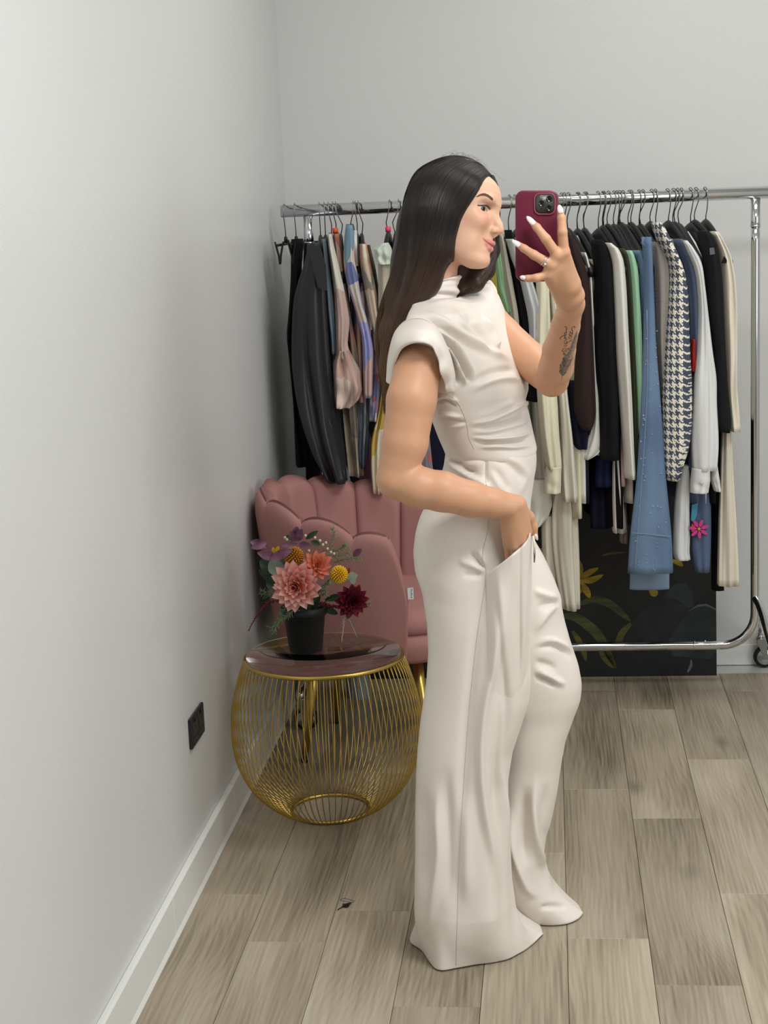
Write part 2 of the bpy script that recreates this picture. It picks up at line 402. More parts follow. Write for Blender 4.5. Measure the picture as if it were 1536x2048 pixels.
ORD = 'first second third fourth fifth sixth seventh eighth ninth tenth eleventh twelfth thirteenth fourteenth fifteenth sixteenth seventeenth eighteenth nineteenth twentieth twenty-first twenty-second twenty-third twenty-fourth twenty-fifth twenty-sixth twenty-seventh twenty-eighth'.split()
right_px = [1019, 1030, 1112, 1123, 1129, 1137, 1155, 1157, 1170, 1173, 1196, 1206, 1208, 1217, 1228, 1234, 1239, 1246, 1259, 1263, 1278, 1286, 1303, 1311, 1335, 1347, 1355, 1363, 1381, 1392, 1410]
for i, x in enumerate(right_px):
    if i < 2: lb = 'black hanger between the face and the phone, the one nearer the %s' % ('face', 'phone')[i]
    elif i < 30: lb = 'black plastic hanger, %s of those packed along the rail right of the phone' % ORD[i-2]
    else: lb = 'last black hanger towards the right end of the rail'
    hanger(x, TH+random.uniform(-.05, .05), lb, 'arm', None, random.uniform(-.006, .006)+(0.008 if x < 1200 else 0), 'hangers left of the phone' if i < 2 else 'hangers on the rail', random.choice([-0.012, -0.006, -0.003, 0.0, 0.003]))
# ---------------------------------------------------------------- painted panel
def panel():
    p0 = atz(1432, 1347, 0); Yp = 5.30; X1 = p0.x; X0 = at(690, 1300, Yp).x; Hh = 0.93; tilt = 0.045
    t = thing('painted_panel', 'dark panel painted with yellow flowers and broad leaves, leaning behind the rack', 'painting', (0.5*(X0+X1), Yp, 0))
    def P(x, z, d=0.0): return Vector((x, Yp+tilt*z-d, z*math.sqrt(1-tilt*tilt)+0.001))
    V = [P(X0, 0), P(X1, 0), P(X1, Hh), P(X0, Hh)]; V += [v+Vector((0, 0.018, 0)) for v in V]
    o = obj('board', V, [(0, 1, 2, 3), (7, 6, 5, 4), (0, 4, 5, 1), (1, 5, 6, 2), (2, 6, 7, 3), (3, 7, 4, 0)],
            mat('panel_dark', (12, 14, 17), 0.4, var=((24, 28, 30), 5.0, (1, 1, 1))), t, False)
    def shape(name, pts, m, lay):
        Q = []
        for x, y in pts:
            d = ray(x, y); tt = Yp/d.y
            for _ in range(4): tt = (Yp+tilt*(CAM+d*tt).z)/d.y
            q = CAM+d*tt; Q.append(q-Vector((0, 0.0006*lay, 0)))
        Q = [q for q in Q if q.x < X1+1e-4 or True]
        Q = [Vector((min(q.x, X1-0.0005), q.y, max(q.z, 0.003))) for q in Q]
        n = len(Q); obj(name, Q, [tuple(range(n))], m, t, False)
    def leaf(name, path, wd, m, lay):
        P_ = smooth_path([Vector((x, y, 0)) for x, y in path], 5); n = len(P_); Lp = []; Rp = []
        for i, p in enumerate(P_):
            q = P_[min(i+1, n-1)]-P_[max(i-1, 0)]; nn = Vector((-q.y, q.x, 0)).normalized(); s = i/(n-1)
            ww = wd*math.sin(math.pi*min(1, 0.08+s*0.92))**0.6
            Lp.append(p+nn*ww); Rp.append(p-nn*ww)
        for i in range(n-1):
            pass
        pts = Lp+Rp[::-1]; shape(name, [(p.x, p.y) for p in pts], m, lay)
    def pm(n, c, c2, st=(6, 30, 30)): return mat(n, c, 0.45, var=(c2, 2.2, st))
    TEAL = pm('paint_teal', (26, 36, 37), (40, 54, 54), (8, 8, 8)); DTEAL = pm('paint_dark_teal', (18, 24, 27), (30, 38, 41), (8, 8, 8))
    GRN = pm('paint_leaf_green', (48, 56, 26), (74, 84, 40)); OLV = pm('paint_olive', (70, 68, 26), (98, 92, 36)); YEL = pm('paint_yellow', (132, 112, 26), (176, 148, 36)); LT = pm('paint_edge', (70, 84, 84), (92, 104, 104))
    shape('painted_leaf', [(1265, 1240), (1300, 1212), (1340, 1200), (1375, 1212), (1390, 1228), (1380, 1240), (1345, 1262), (1330, 1285), (1262, 1290), (1258, 1262)], DTEAL, 1)
    shape('painted_leaf', [(1330, 1187), (1350, 1168), (1372, 1165), (1386, 1186), (1388, 1215), (1378, 1216), (1352, 1198), (1320, 1196)], TEAL, 2)
    shape('painted_leaf', [(1332, 1290), (1345, 1262), (1375, 1228), (1402, 1208), (1432, 1216), (1432, 1300), (1420, 1318), (1345, 1312)], TEAL, 3)
    shape('painted_leaf', [(1374, 1224), (1395, 1209), (1412, 1207), (1432, 1217), (1432, 1220), (1412, 1211), (1396, 1213)], LT, 4)
    leaf('painted_leaf', [(1160, 1207), (1190, 1199), (1220, 1208), (1245, 1228), (1262, 1243)], 8, GRN, 2)
    leaf('painted_leaf', [(1125, 1232), (1150, 1234), (1178, 1252), (1200, 1275), (1218, 1310), (1232, 1338)], 10, GRN, 3)
    leaf('painted_leaf', [(1262, 1247), (1245, 1265), (1235, 1290), (1233, 1300)], 7, OLV, 2)
    leaf('painted_leaf', [(1145, 1262), (1158, 1282), (1168, 1305), (1172, 1322)], 6, OLV, 2)
    leaf('painted_leaf', [(1200, 1300), (1215, 1318), (1230, 1336)], 9, OLV, 3)
    leaf('painted_leaf', [(1204, 1111), (1225, 1106), (1255, 1105)], 2.5, OLV, 2)
    for pth, wd in (([(1160, 1158), (1176, 1146), (1198, 1135)], 6), ([(1160, 1160), (1182, 1160), (1207, 1149)], 6.5), ([(1158, 1164), (1172, 1180), (1180, 1196)], 7), ([(1158, 1160), (1160, 1135), (1150, 1108)], 6), ([(1158, 1165), (1160, 1178), (1156, 1190)], 5), ([(1300, 1178), (1308, 1186), (1316, 1182)], 7), ([(1342, 1120), (1358, 1126), (1366, 1132)], 5), ([(1075, 1098), (1090, 1108), (1100, 1130)], 7)):
        leaf('painted_petal', pth, wd, YEL, 4)
    leaf('painted_leaf', [(820, 1326), (838, 1312), (846, 1304)], 3, LT, 2)
    leaf('painted_leaf', [(1375, 1345), (1382, 1330), (1382, 1318)], 3, LT, 2)
panel()
# ---------------------------------------------------------------- cloth materials
def cloth(name, rgb, rough=0.85, fine=700, st=0.25, stretch=(1, 1, 1), sheen=0.15, var=None, spec=0.25):
    return mat('cloth_'+name, rgb, rough, spec=spec, bump=(fine, st, stretch), sheen=sheen, var=var)
def patch_cloth(name, palette, scale=18.0, rough=0.6, stretch=(1, 1, 0.6)):
    m = mat('cloth_'+name, palette[0], rough, spec=0.35)
    nt = m.node_tree; N = nt.nodes; L = nt.links; b = N['Principled BSDF']
    t = N.new('ShaderNodeTexCoord'); mp = N.new('ShaderNodeMapping'); mp.inputs['Scale'].default_value = stretch; L.new(t.outputs['Object'], mp.inputs[0])
    nz = N.new('ShaderNodeTexNoise'); nz.inputs['Scale'].default_value = scale*0.8; nz.inputs['Detail'].default_value = 2; L.new(mp.outputs[0], nz.inputs['Vector'])
    sc = N.new('ShaderNodeVectorMath'); sc.operation = 'SCALE'; sc.inputs['Scale'].default_value = 0.06; L.new(nz.outputs['Color'], sc.inputs[0])
    ad = N.new('ShaderNodeVectorMath'); ad.operation = 'ADD'; L.new(mp.outputs[0], ad.inputs[0]); L.new(sc.outputs[0], ad.inputs[1])
    v = N.new('ShaderNodeTexVoronoi'); v.inputs['Scale'].default_value = scale; L.new(ad.outputs[0], v.inputs['Vector'])
    sp = N.new('ShaderNodeSeparateXYZ'); L.new(v.outputs['Color'], sp.inputs[0])
    r = N.new('ShaderNodeValToRGB'); r.color_ramp.interpolation = 'CONSTANT'; cr = r.color_ramp
    n = len(palette)
    cr.elements[0].color = (*lin(palette[0]), 1); cr.elements[1].position = 1.0/n; cr.elements[1].color = (*lin(palette[1]), 1)
    for i in range(2, n): e = cr.elements.new(i/n); e.color = (*lin(palette[i]), 1)
    L.new(sp.outputs[0], r.inputs['Fac']); L.new(r.outputs['Color'], b.inputs['Base Color'])
    return m
def houndstooth():
    m = mat('cloth_houndstooth', (200, 198, 190), 0.9, spec=0.2)
    nt = m.node_tree; N = nt.nodes; L = nt.links; b = N['Principled BSDF']
    t = N.new('ShaderNodeTexCoord'); s = N.new('ShaderNodeSeparateXYZ')
    nz = N.new('ShaderNodeTexNoise'); nz.inputs['Scale'].default_value = 90; L.new(t.outputs['Object'], nz.inputs['Vector'])
    sc = N.new('ShaderNodeVectorMath'); sc.operation = 'SCALE'; sc.inputs['Scale'].default_value = 0.004; L.new(nz.outputs['Color'], sc.inputs[0])
    av = N.new('ShaderNodeVectorMath'); av.operation = 'ADD'; L.new(t.outputs['Object'], av.inputs[0]); L.new(sc.outputs[0], av.inputs[1])
    L.new(av.outputs[0], s.inputs[0])
    def mth(op, a, b_=None, c=None):
        n = N.new('ShaderNodeMath'); n.operation = op
        for i, q in enumerate((a, b_, c)):
            if q is None: continue
            if isinstance(q, (int, float)): n.inputs[i].default_value = q
            else: L.new(q, n.inputs[i])
        return n.outputs[0]
    x = mth('ADD', s.outputs['X'], mth('MULTIPLY', s.outputs['Y'], -0.6))
    TS = 1/0.0029
    i = mth('FLOOR', mth('MULTIPLY', x, TS)); j = mth('FLOOR', mth('MULTIPLY', s.outputs['Z'], TS))
    W = mth('LESS_THAN', mth('FLOORED_MODULO', i, 8), 4); Fq = mth('LESS_THAN', mth('FLOORED_MODULO', j, 8), 4)
    tw = mth('LESS_THAN', mth('FLOORED_MODULO', mth('ADD', i, j), 4), 2)
    v = mth('ADD', mth('MULTIPLY', tw, W), mth('MULTIPLY', mth('SUBTRACT', 1, tw), Fq))
    n2 = N.new('ShaderNodeTexNoise'); n2.inputs['Scale'].default_value = 160; L.new(t.outputs['Object'], n2.inputs['Vector'])
    spk = mth('GREATER_THAN', n2.outputs['Fac'], 0.66)
    v2 = mth('MULTIPLY', v, mth('SUBTRACT', 1, spk))
    mx = N.new('ShaderNodeMix'); mx.data_type = 'RGBA'; L.new(v2, mx.inputs[0])
    mx.inputs[6].default_value = (*lin((74, 82, 98)), 1); mx.inputs[7].default_value = (*lin((236, 230, 214)), 1)
    L.new(mx.outputs[2], b.inputs['Base Color'])
    bp = N.new('ShaderNodeBump'); bp.inputs['Strength'].default_value = 0.6; bp.inputs['Distance'].default_value = 0.002; L.new(n2.outputs['Fac'], bp.inputs['Height']); L.new(bp.outputs[0], b.inputs['Normal'])
    return m
BLACK = cloth('black', (17, 17, 19)); BLACK2 = cloth('black_smooth', (20, 20, 23), 0.7); NAVY = cloth('navy', (22, 24, 44)); NAVY2 = cloth('navy_blue', (28, 34, 70))
LEATHER = mat('black_leather', (34, 36, 39), 0.42, spec=0.5, bump=(160, 0.35, (1, 1, 1)))
BROWN = cloth('brown_knit', (48, 34, 32), fine=420, st=0.5); WHITEC = cloth('white_knit', (226, 223, 214), fine=420, st=0.5)
WHITE2 = cloth('white_shirt', (222, 223, 222), 0.75); WRIB = cloth('white_rib', (224, 223, 218), fine=60, st=0.6, stretch=(8, 8, 0.4))
CREAM = cloth('cream_linen', (222, 217, 192), 0.8, st=0.4); CREAM2 = cloth('white_linen', (224, 221, 208), 0.8, st=0.4); LINEN = cloth('linen', (214, 209, 192), 0.85, st=0.45, fine=400)
SATIN = cloth('ivory_satin', (226, 219, 202), 0.4, st=0.06, spec=0.5); MINT = cloth('mint_knit', (160, 203, 170), fine=420, st=0.5)
OLIVE = cloth('olive', (70, 74, 60)); LBLUE = cloth('light_blue_knit', (128, 150, 186), fine=420, st=0.6); GREYK = cloth('grey_rib', (158, 152, 146), fine=70, st=0.7, stretch=(1, 1, 4))
DENIM = cloth('denim', (92, 114, 144), 0.85, fine=500, st=0.4, var=((110, 134, 162), 9.0, (1, 1, .5))); DENIM2 = cloth('denim_pale', (128, 148, 172), 0.85, fine=500, st=0.4); DENIMS = cloth('denim_slate', (94, 108, 134), 0.85, fine=300, st=0.6)  # DENIMS is the denim jacket's own blue-grey
STEELB = cloth('steel_blue', (104, 118, 130)); BEIGE = cloth('beige_grey', (172, 166, 150)); GREYW = cloth('grey_white', (196, 198, 200), 0.7); SAGE = cloth('sage', (150, 196, 150)); YELW = cloth('yellow', (206, 196, 96)); PINK = cloth('pink', (202, 168, 172)); MAUVE = cloth('mauve', (150, 128, 128)); PALES = cloth('pale_sage', (196, 206, 194)); DBROWN = cloth('dark_taupe', (82, 74, 66)); MAROON = cloth('maroon', (70, 36, 50))
PASTEL = patch_cloth('pastel', [(176, 186, 170), (190, 176, 168), (202, 198, 186), (186, 160, 152), (160, 176, 166)], 12)
PEACH = patch_cloth('peach', [(206, 172, 152), (190, 128, 104), (200, 180, 164), (150, 136, 122), (176, 120, 116)], 14)
LILAC = patch_cloth('lilac', [(140, 146, 196), (206, 198, 190), (120, 150, 170), (196, 166, 162), (160, 160, 206), (112, 122, 168)], 15)
LEAFP = patch_cloth('leafprint', [(208, 188, 166), (206, 150, 116), (190, 190, 172), (214, 204, 188), (150, 140, 128)], 20)
MULTI = patch_cloth('multi', [(110, 118, 150), (176, 96, 100), (196, 190, 186), (126, 120, 130), (150, 150, 170)], 24)
SATINP = patch_cloth('satin_print', [(150, 142, 126), (176, 166, 146), (120, 112, 104), (188, 182, 170)], 16, 0.35)
GREYBL = patch_cloth('grey_blue_print', [(108, 120, 134), (86, 98, 112), (130, 136, 142), (100, 104, 126)], 14)
BLUSH = patch_cloth('blush', [(190, 166, 154), (198, 178, 168), (182, 152, 140)], 10, 0.45)
YELPR = patch_cloth('yellow_print', [(196, 186, 160), (186, 158, 76), (206, 198, 180), (170, 160, 140)], 9)
FLOW = cloth('denim_floral', (88, 104, 132), 0.8)
HOUND = houndstooth()
def ring_tube(rows, Y, dep, th=0.0, n=40, m=44, folds=5, amp=0.10, seed=0, flat=0.0):
    R = interp_rows(rows, m); D = hdir(th); rs = np.random.default_rng(seed)
    ph = rs.uniform(0, 6.28, 4); rings = []
    for i, (y, xl, xr) in enumerate(R):
        pl, pr = at(xl, y, Y), at(xr, y, Y); c = (pl+pr)/2; a = max((pr-pl).length/2, 0.0012); s = i/(m-1)
        d = max(min(dep, a*3.0+(0.01 if a > .004 else 0)), 0.0012)
        ring = []
        for k in range(n):
            t = 2*math.pi*k/n
            f = 1.7*amp*(0.3+0.7*s)*(math.cos(folds*t+ph[0]+1.6*s)+0.6*math.cos((folds+3)*t+ph[1]-2.2*s)+0.45*math.sin(11*s+2*t+ph[2])+.3*math.cos((2*folds+3)*t+ph[3]+3*s))
            wr = 0.05*math.sin(17*s+3*t+ph[3])*amp*6*0.35
            ca = math.copysign(abs(math.cos(t))**(1-flat), math.cos(t)); sa = math.sin(t)
            ring.append(c + Vector((1, 0, 0))*(a*ca*(1+0.25*f)) + D*(d*sa*(1+f+wr)) + Vector((0, 0, 0.002*f)))
        rings.append(ring)
    return rings
def garment(name, label, cat, m, rows, Y=4.915, dep=0.045, th=0.12, hook=None, hem=None, folds=5, amp=0.1, part='sleeve', body_m=None, solo=False, extra=None, far=True):
    if solo and rows[0][0] > 750:
        y1, a1, b1 = rows[0]; cx = (a1+b1)/2; rows = [(530, cx-.6, cx+.6), (y1-40, cx-.8, cx+.8), (y1-12, cx-(b1-a1)*.3, cx+(b1-a1)*.3)]+list(rows)
    y0 = rows[0][0]; c = at((rows[0][1]+rows[0][2])/2, y0, RY)
    t = thing(name, label, cat, (c.x, RY, c.z), None)
    sd = int(y0*7+rows[0][1]*13)
    rings = ring_tube(rows, Y, dep, th, seed=sd, folds=folds, amp=amp)
    if solo:
        o = obj(part, *loft(rings), m, t)
    else:
        o = obj(part, *loft(rings), m, t)
        D = hdir(TH if hook and hook > 900 else 0.12)
        if far:
            o2 = place(part, o.data, t); o2.location = -D*0.30
        if hook and hem:
            X = at(hook, 404, RY).x; zt = RZ-0.105; zb = at(hook, hem, RY-0.1).z
            S = Vector((math.cos(TH if hook > 900 else 0.12), math.sin(TH if hook > 900 else 0.12), 0)); rr = []
            rs = np.random.default_rng(sd); ph = rs.uniform(0, 6.28, 3)
            for i in range(26):
                s = i/25; z = zt+(zb-zt)*s; dz = zt-z
                Lh = 0.045+0.135*min(1, dz/0.1)**0.7; Tk = 0.010+0.012*min(1, dz/0.12)
                ring = []
                for k in range(36):
                    a = 2*math.pi*k/36; wv = 0.3*math.sin(5*a+ph[0]+2*s)+0.2*math.sin(8*a+ph[1]-3*s)
                    ring.append(Vector((X, RY, z))+D*(Lh*math.cos(a))+S*(Tk*math.sin(a)*(1+0.5*wv)))
                rr.append(ring)
            obj('body', *loft(rr), body_m or m, t)
    return t, o
G = garment
# left end of the rail
G('trousers', 'slim black trousers clipped at the far left of the rail', 'trousers', BLACK, [(478, 583, 606), (560, 582, 602), (640, 577, 602), (670, 573, 598), (700, 577, 600), (800, 586, 604), (930, 592, 640)], 4.99, 0.05, 0.05, solo=True, part='trouser_legs', folds=4, amp=.12)
G('trousers', 'long black trousers hanging behind the leather jacket down to the chair', 'trousers', BLACK2, [(486, 608, 630), (600, 604, 640), (800, 606, 640), (940, 612, 640), (1200, 604, 624), (1436, 597, 620)], 5.06, 0.04, 0.05, solo=True, part='trouser_legs', folds=3, amp=.1)
t, jk = G('leather_jacket', 'black leather jacket with a long seamed sleeve, left of the pink chair', 'jacket', LEATHER, [(486, 616, 640), (520, 612, 648), (560, 598, 652), (600, 588, 654), (640, 585, 657), (690, 584, 660), (733, 586, 663), (794, 594, 672), (854, 606, 679), (915, 626, 690), (963, 656, 694)], 4.87, 0.05, 0.1, 638, 900, folds=4, amp=.2)
LAP = [[(616, 490), (640, 492), (652, 530), (655, 582), (636, 575), (622, 520)], [(585, 640), (612, 600), (640, 575), (652, 590), (655, 700), (628, 735), (618, 700), (600, 650)]]
for q in LAP[:1]:
    obj('lapel', *loft([[at(x, y, 4.80+d) for x, y in q] for d in (0, 0.006)]), LEATHER, t, False)
obj('seam', *tube(smooth_path([at(x, y, 4.817+0.006*k) for k, (x, y) in enumerate(((634, 755), (647, 800), (661, 850), (677, 905), (689, 948)))], 5), 0.0011, 5), mat('seam_thread', (120, 118, 112), 0.8), t)
G('shirt', 'steel-blue denim shirt between the leather jacket and the pale green blouse', 'shirt', STEELB, [(478, 642, 654), (500, 644, 658), (552, 650, 662), (612, 653, 669), (673, 660, 672), (707, 661, 673)], 4.90, 0.04, 0.1, 648, 800)
G('trousers', 'pale blue jeans hanging low behind the pink chair', 'jeans', DENIM2, [(940, 652, 700), (985, 655, 704), (1150, 668, 716), (1300, 684, 730), (1408, 694, 742)], 5.10, 0.03, 0.05, solo=True, part='trouser_legs', folds=3, amp=.08)
t, o = G('blouse', 'pale green pastel blouse with gathered blush cuffs left of the woman', 'blouse', PASTEL, [(468, 655, 664), (500, 657, 670), (521, 660, 676), (582, 668, 690), (642, 671, 700), (690, 672, 695), (716, 671, 704)], 4.88, 0.04, 0.12, 656, 810, folds=4)
obj('cuff', *loft(ring_tube([(700, 676, 698), (722, 668, 708), (745, 666, 720), (780, 668, 723), (800, 670, 716), (814, 671, 704)], 4.87, 0.045, 0.1, folds=5, amp=.28, seed=3)), BLUSH, t)
G('dress', 'beige satin print dress hanging below the blush cuffs', 'dress', SATINP, [(800, 684, 722), (880, 691, 724), (950, 699, 727)], 4.95, 0.04, 0.1, solo=True, part='skirt', folds=5, amp=.25)
G('blouse', 'peach and rust print blouse just right of the pale green blouse', 'blouse', PEACH, [(468, 668, 678), (520, 672, 686), (582, 684, 696), (642, 696, 704), (700, 700, 716), (780, 702, 724)], 4.93, 0.04, 0.12, 671, 800)
G('blouse', 'lilac and blue colour-block blouse left of the long hair', 'blouse', LILAC, [(450, 692, 705), (475, 688, 709), (521, 686, 710), (552, 690, 716), (582, 698, 720), (612, 708, 726), (642, 717, 735), (673, 724, 742), (700, 725, 748), (750, 726, 746), (794, 727, 744)], 4.88, 0.04, 0.14, 706, 800)
G('dress', 'grey-blue watercolour print dress with a pointed hem', 'dress', GREYBL, [(790, 716, 738), (860, 717, 738), (915, 714, 736), (936, 722, 730)], 4.94, 0.03, 0.1, solo=True, part='skirt', folds=4, amp=.2)
G('camisole', 'narrow white camisole strap between the lilac and leaf-print blouses', 'top', WHITE2, [(461, 707, 714), (500, 707, 715), (532, 710, 717)], 4.92, 0.02, 0.1, solo=True, part='strap')
G('blouse', 'peach and sage leaf-print blouse nearest the long hair', 'blouse', LEAFP, [(488, 719, 733), (521, 720, 740), (552, 724, 747), (582, 730, 753), (612, 736, 757), (660, 746, 764), (700, 748, 768)], 4.89, 0.04, 0.14, 716, 680, folds=4)
G('blouse', 'blue and red print blouse below the leaf-print one', 'blouse', MULTI, [(660, 742, 764), (720, 742, 768), (794, 738, 766), (840, 738, 758)], 4.92, 0.04, 0.1, solo=True, part='sleeve')
G('cardigan', 'dark taupe cardigan behind the leaf-print blouse', 'cardigan', DBROWN, [(490, 733, 740), (540, 740, 752), (580, 748, 758), (640, 752, 764)], 4.98, 0.04, 0.1, solo=True, part='sleeve')
t, o = G('shirt', 'grey collared shirt on the pink-clip hanger beside the long hair', 'shirt', BEIGE, [(520, 756, 784), (560, 757, 784), (640, 757, 786), (760, 757, 784)], 4.88, 0.05, 0.0, solo=True, part='front')
obj('collar', *loft(ring_tube([(486, 764, 777), (498, 748, 783), (512, 751, 785), (528, 758, 785)], 4.86, 0.05, 0.0, folds=3, amp=.12)), PALES, t)
G('dress', 'cream and mustard print dress behind the near elbow', 'dress', YELPR, [(780, 762, 776), (824, 757, 772), (880, 742, 768), (940, 742, 766), (985, 746, 768)], 4.90, 0.035, 0.1, solo=True, part='skirt', folds=4, amp=.2)
G('dress', 'maroon dress glimpsed above the pink chair', 'dress', MAROON, [(880, 715, 745), (1000, 712, 748)], 5.12, 0.03, 0.1, solo=True, part='skirt')
G('dress', 'dark navy pinstripe dress seen between the near arm and the waist', 'dress', NAVY, [(760, 780, 900), (980, 780, 905)], 5.12, 0.03, 0.1, solo=True, part='skirt', folds=14, amp=.12)
G('blouse', 'white print blouse seen inside the crook of the near arm', 'blouse', MULTI, [(840, 836, 856), (900, 834, 862), (960, 834, 868)], 5.02, 0.03, 0.1, solo=True, part='sleeve')
# behind the face and the phone
G('blouse', 'yellow blouse just below the chin', 'blouse', YELW, [(470, 978, 990), (520, 980, 1000), (600, 985, 1004)], 4.96, 0.03, 0.2, solo=True, part='sleeve')
G('blouse', 'fresh green blouse beside the yellow one', 'blouse', SAGE, [(490, 988, 1000), (530, 992, 1008), (580, 998, 1016), (625, 1010, 1022)], 4.92, 0.03, 0.2, solo=True, part='sleeve')
G('jacket', 'beige-grey jacket right of the green blouse', 'jacket', BEIGE, [(470, 996, 1004), (500, 1000, 1012), (560, 1007, 1024), (620, 1018, 1034), (700, 1030, 1042)], 4.90, 0.03, 0.2, 1019, 700)
G('jacket', 'black jacket between the beige jacket and the short-sleeved grey blouse', 'jacket', BLACK, [(460, 1010, 1022), (500, 1014, 1032), (560, 1024, 1050), (650, 1040, 1066), (760, 1046, 1072)], 4.92, 0.04, 0.2, 1030, 800)
G('blouse', 'silver-grey short-sleeved blouse beside the raised forearm', 'blouse', GREYW, [(478, 1012, 1026), (520, 1024, 1046), (560, 1040, 1064), (600, 1048, 1078), (625, 1054, 1087), (650, 1058, 1080), (685, 1060, 1070)], 4.88, 0.04, 0.2, solo=True, part='sleeve')
G('shirt', 'small glimpse of a mint shirt under the little finger', 'shirt', SAGE, [(540, 1056, 1078), (620, 1062, 1084)], 4.96, 0.03, 0.2, solo=True, part='sleeve')
t, o = G('shirt', 'cream linen shirt with a buttoned cuff beside the waist', 'shirt', CREAM, [(470, 1062, 1080), (560, 1072, 1098), (700, 1070, 1102), (802, 1074, 1114), (870, 1080, 1117), (936, 1092, 1122)], 4.87, 0.045, 0.1, 1112, 1030, folds=3, amp=.16)
obj('cuff', *loft(ring_tube([(932, 1092, 1123), (960, 1089, 1122), (984, 1087, 1121)], 4.865, 0.04, 0.1, folds=2, amp=.05)), CREAM, t)
obj('shirt_tail', *loft(ring_tube([(960, 1056, 1100), (1010, 1054, 1104), (1034, 1056, 1096), (1052, 1060, 1080)], 4.97, 0.03, 0.1, folds=4, amp=.1)), CREAM2, t)
G('shirt', 'white linen shirt with long sleeve right of the cream shirt', 'shirt', CREAM2, [(500, 1090, 1104), (600, 1096, 1112), (700, 1108, 1126), (802, 1116, 1137), (870, 1120, 1145), (937, 1122, 1150), (1000, 1126, 1155)], 4.90, 0.045, 0.1, 1123, 1000, folds=3, amp=.14)
t, o = G('trousers', 'pale linen trousers hanging beside the hip', 'trousers', LINEN, [(990, 1106, 1152), (1072, 1105, 1155), (1140, 1112, 1158), (1216, 1125, 1160)], 4.97, 0.04, 0.1, solo=True, part='trouser_leg', folds=4, amp=.16)
obj('trouser_leg', *loft(ring_tube([(1030, 1082, 1106), (1120, 1084, 1112), (1200, 1092, 1122)], 5.0, 0.03, 0.1, folds=3, amp=.12)), LINEN, t)
G('cardigan', 'navy cardigan half hidden behind the dark brown knit', 'cardigan', NAVY, [(760, 1136, 1152), (820, 1137, 1172), (880, 1142, 1176), (896, 1150, 1174)], 4.93, 0.04, 0.15, 1129, 1000, part='sleeve')
G('cardigan', 'dark brown knit cardigan right behind the raised wrist', 'cardigan', BROWN, [(470, 1128, 1142), (500, 1134, 1156), (544, 1146, 1174), (587, 1158, 1179), (660, 1157, 1183), (732, 1150, 1187), (800, 1148, 1190), (834, 1150, 1191), (858, 1164, 1182)], 4.88, 0.04, 0.2, 1137, 880, folds=3, amp=.06)
G('top', 'white ribbed top with its hem showing under the brown knit', 'top', WRIB, [(505, 1163, 1170), (540, 1172, 1181), (600, 1178, 1184), (760, 1182, 1194), (830, 1184, 1202), (870, 1178, 1206), (893, 1168, 1210), (910, 1164, 1196), (917, 1166, 1178)], 4.92, 0.03, 0.2, 1155, 905)
G('cardigan', 'greige sleeve between the white ribbed top and the black coat', 'cardigan', BEIGE, [(518, 1173, 1183), (545, 1178, 1195), (580, 1183, 1192), (680, 1186, 1194)], 4.935, 0.03, 0.2, solo=True, part='sleeve')
G('coat', 'black knit coat with a small pin, centre of the right half', 'coat', BLACK, [(480, 1184, 1204), (505, 1184, 1222), (530, 1188, 1227), (560, 1190, 1227), (620, 1188, 1229), (700, 1186, 1231), (800, 1196, 1236), (918, 1200, 1235)], 4.9, 0.045, 0.2, 1196, 1050, folds=3, amp=.07)
G('skirt', 'navy blue skirt below the black coat', 'skirt', NAVY2, [(900, 1190, 1226), (972, 1188, 1225)], 4.97, 0.03, 0.1, solo=True, part='skirt')
G('skirt', 'long dark navy skirt behind the blue one', 'skirt', NAVY, [(900, 1178, 1226), (1000, 1178, 1224), (1055, 1180, 1222)], 5.03, 0.03, 0.1, solo=True, part='skirt')
G('cardigan', 'white fine-knit cardigan with a long sleeve beside the black coat', 'cardigan', WHITEC, [(486, 1208, 1221), (497, 1214, 1240), (515, 1222, 1245), (544, 1224, 1249), (579, 1226, 1252), (620, 1228, 1254), (720, 1232, 1259), (800, 1239, 1262), (900, 1246, 1266), (955, 1249, 1269)], 4.88, 0.04, 0.2, 1217, 1000, folds=2, amp=.1)
G('dress', 'white gauze dress hem below the white cardigan', 'dress', WRIB, [(915, 1224, 1238), (1000, 1224, 1246), (1064, 1226, 1252)], 4.95, 0.03, 0.1, solo=True, part='skirt', amp=.2)
G('cardigan', 'dusty pink sleeve showing beside the white cardigan', 'cardigan', PINK, [(560, 1249, 1254), (700, 1252, 1258), (860, 1236, 1250), (970, 1237, 1251)], 4.93, 0.03, 0.1, solo=True, part='sleeve')
G('dress', 'mauve dress hem beside the white gauze hem', 'dress', MAUVE, [(960, 1240, 1254), (1084, 1240, 1254)], 4.99, 0.03, 0.1, solo=True, part='skirt')
G('shirt', 'dark olive shirt between the white cardigan and the mint one', 'shirt', OLIVE, [(497, 1237, 1247), (520, 1246, 1258), (544, 1248, 1260), (620, 1255, 1265), (760, 1261, 1272), (960, 1264, 1276)], 4.91, 0.035, 0.2, 1239, 1050)
G('cardigan', 'mint green cardigan left of the light blue knit', 'cardigan', MINT, [(501, 1250, 1262), (515, 1255, 1269), (544, 1259, 1276), (579, 1262, 1277), (620, 1264, 1280), (720, 1268, 1285), (800, 1272, 1288), (870, 1274, 1288)], 4.89, 0.035, 0.2, 1246, 880, folds=2, amp=.08)
G('cardigan', 'light blue knit sleeve beside the mint cardigan', 'cardigan', LBLUE, [(501, 1266, 1280), (520, 1272, 1296), (544, 1276, 1295), (580, 1278, 1291), (700, 1283, 1292), (860, 1284, 1294)], 4.90, 0.035, 0.2, 1263, 880)
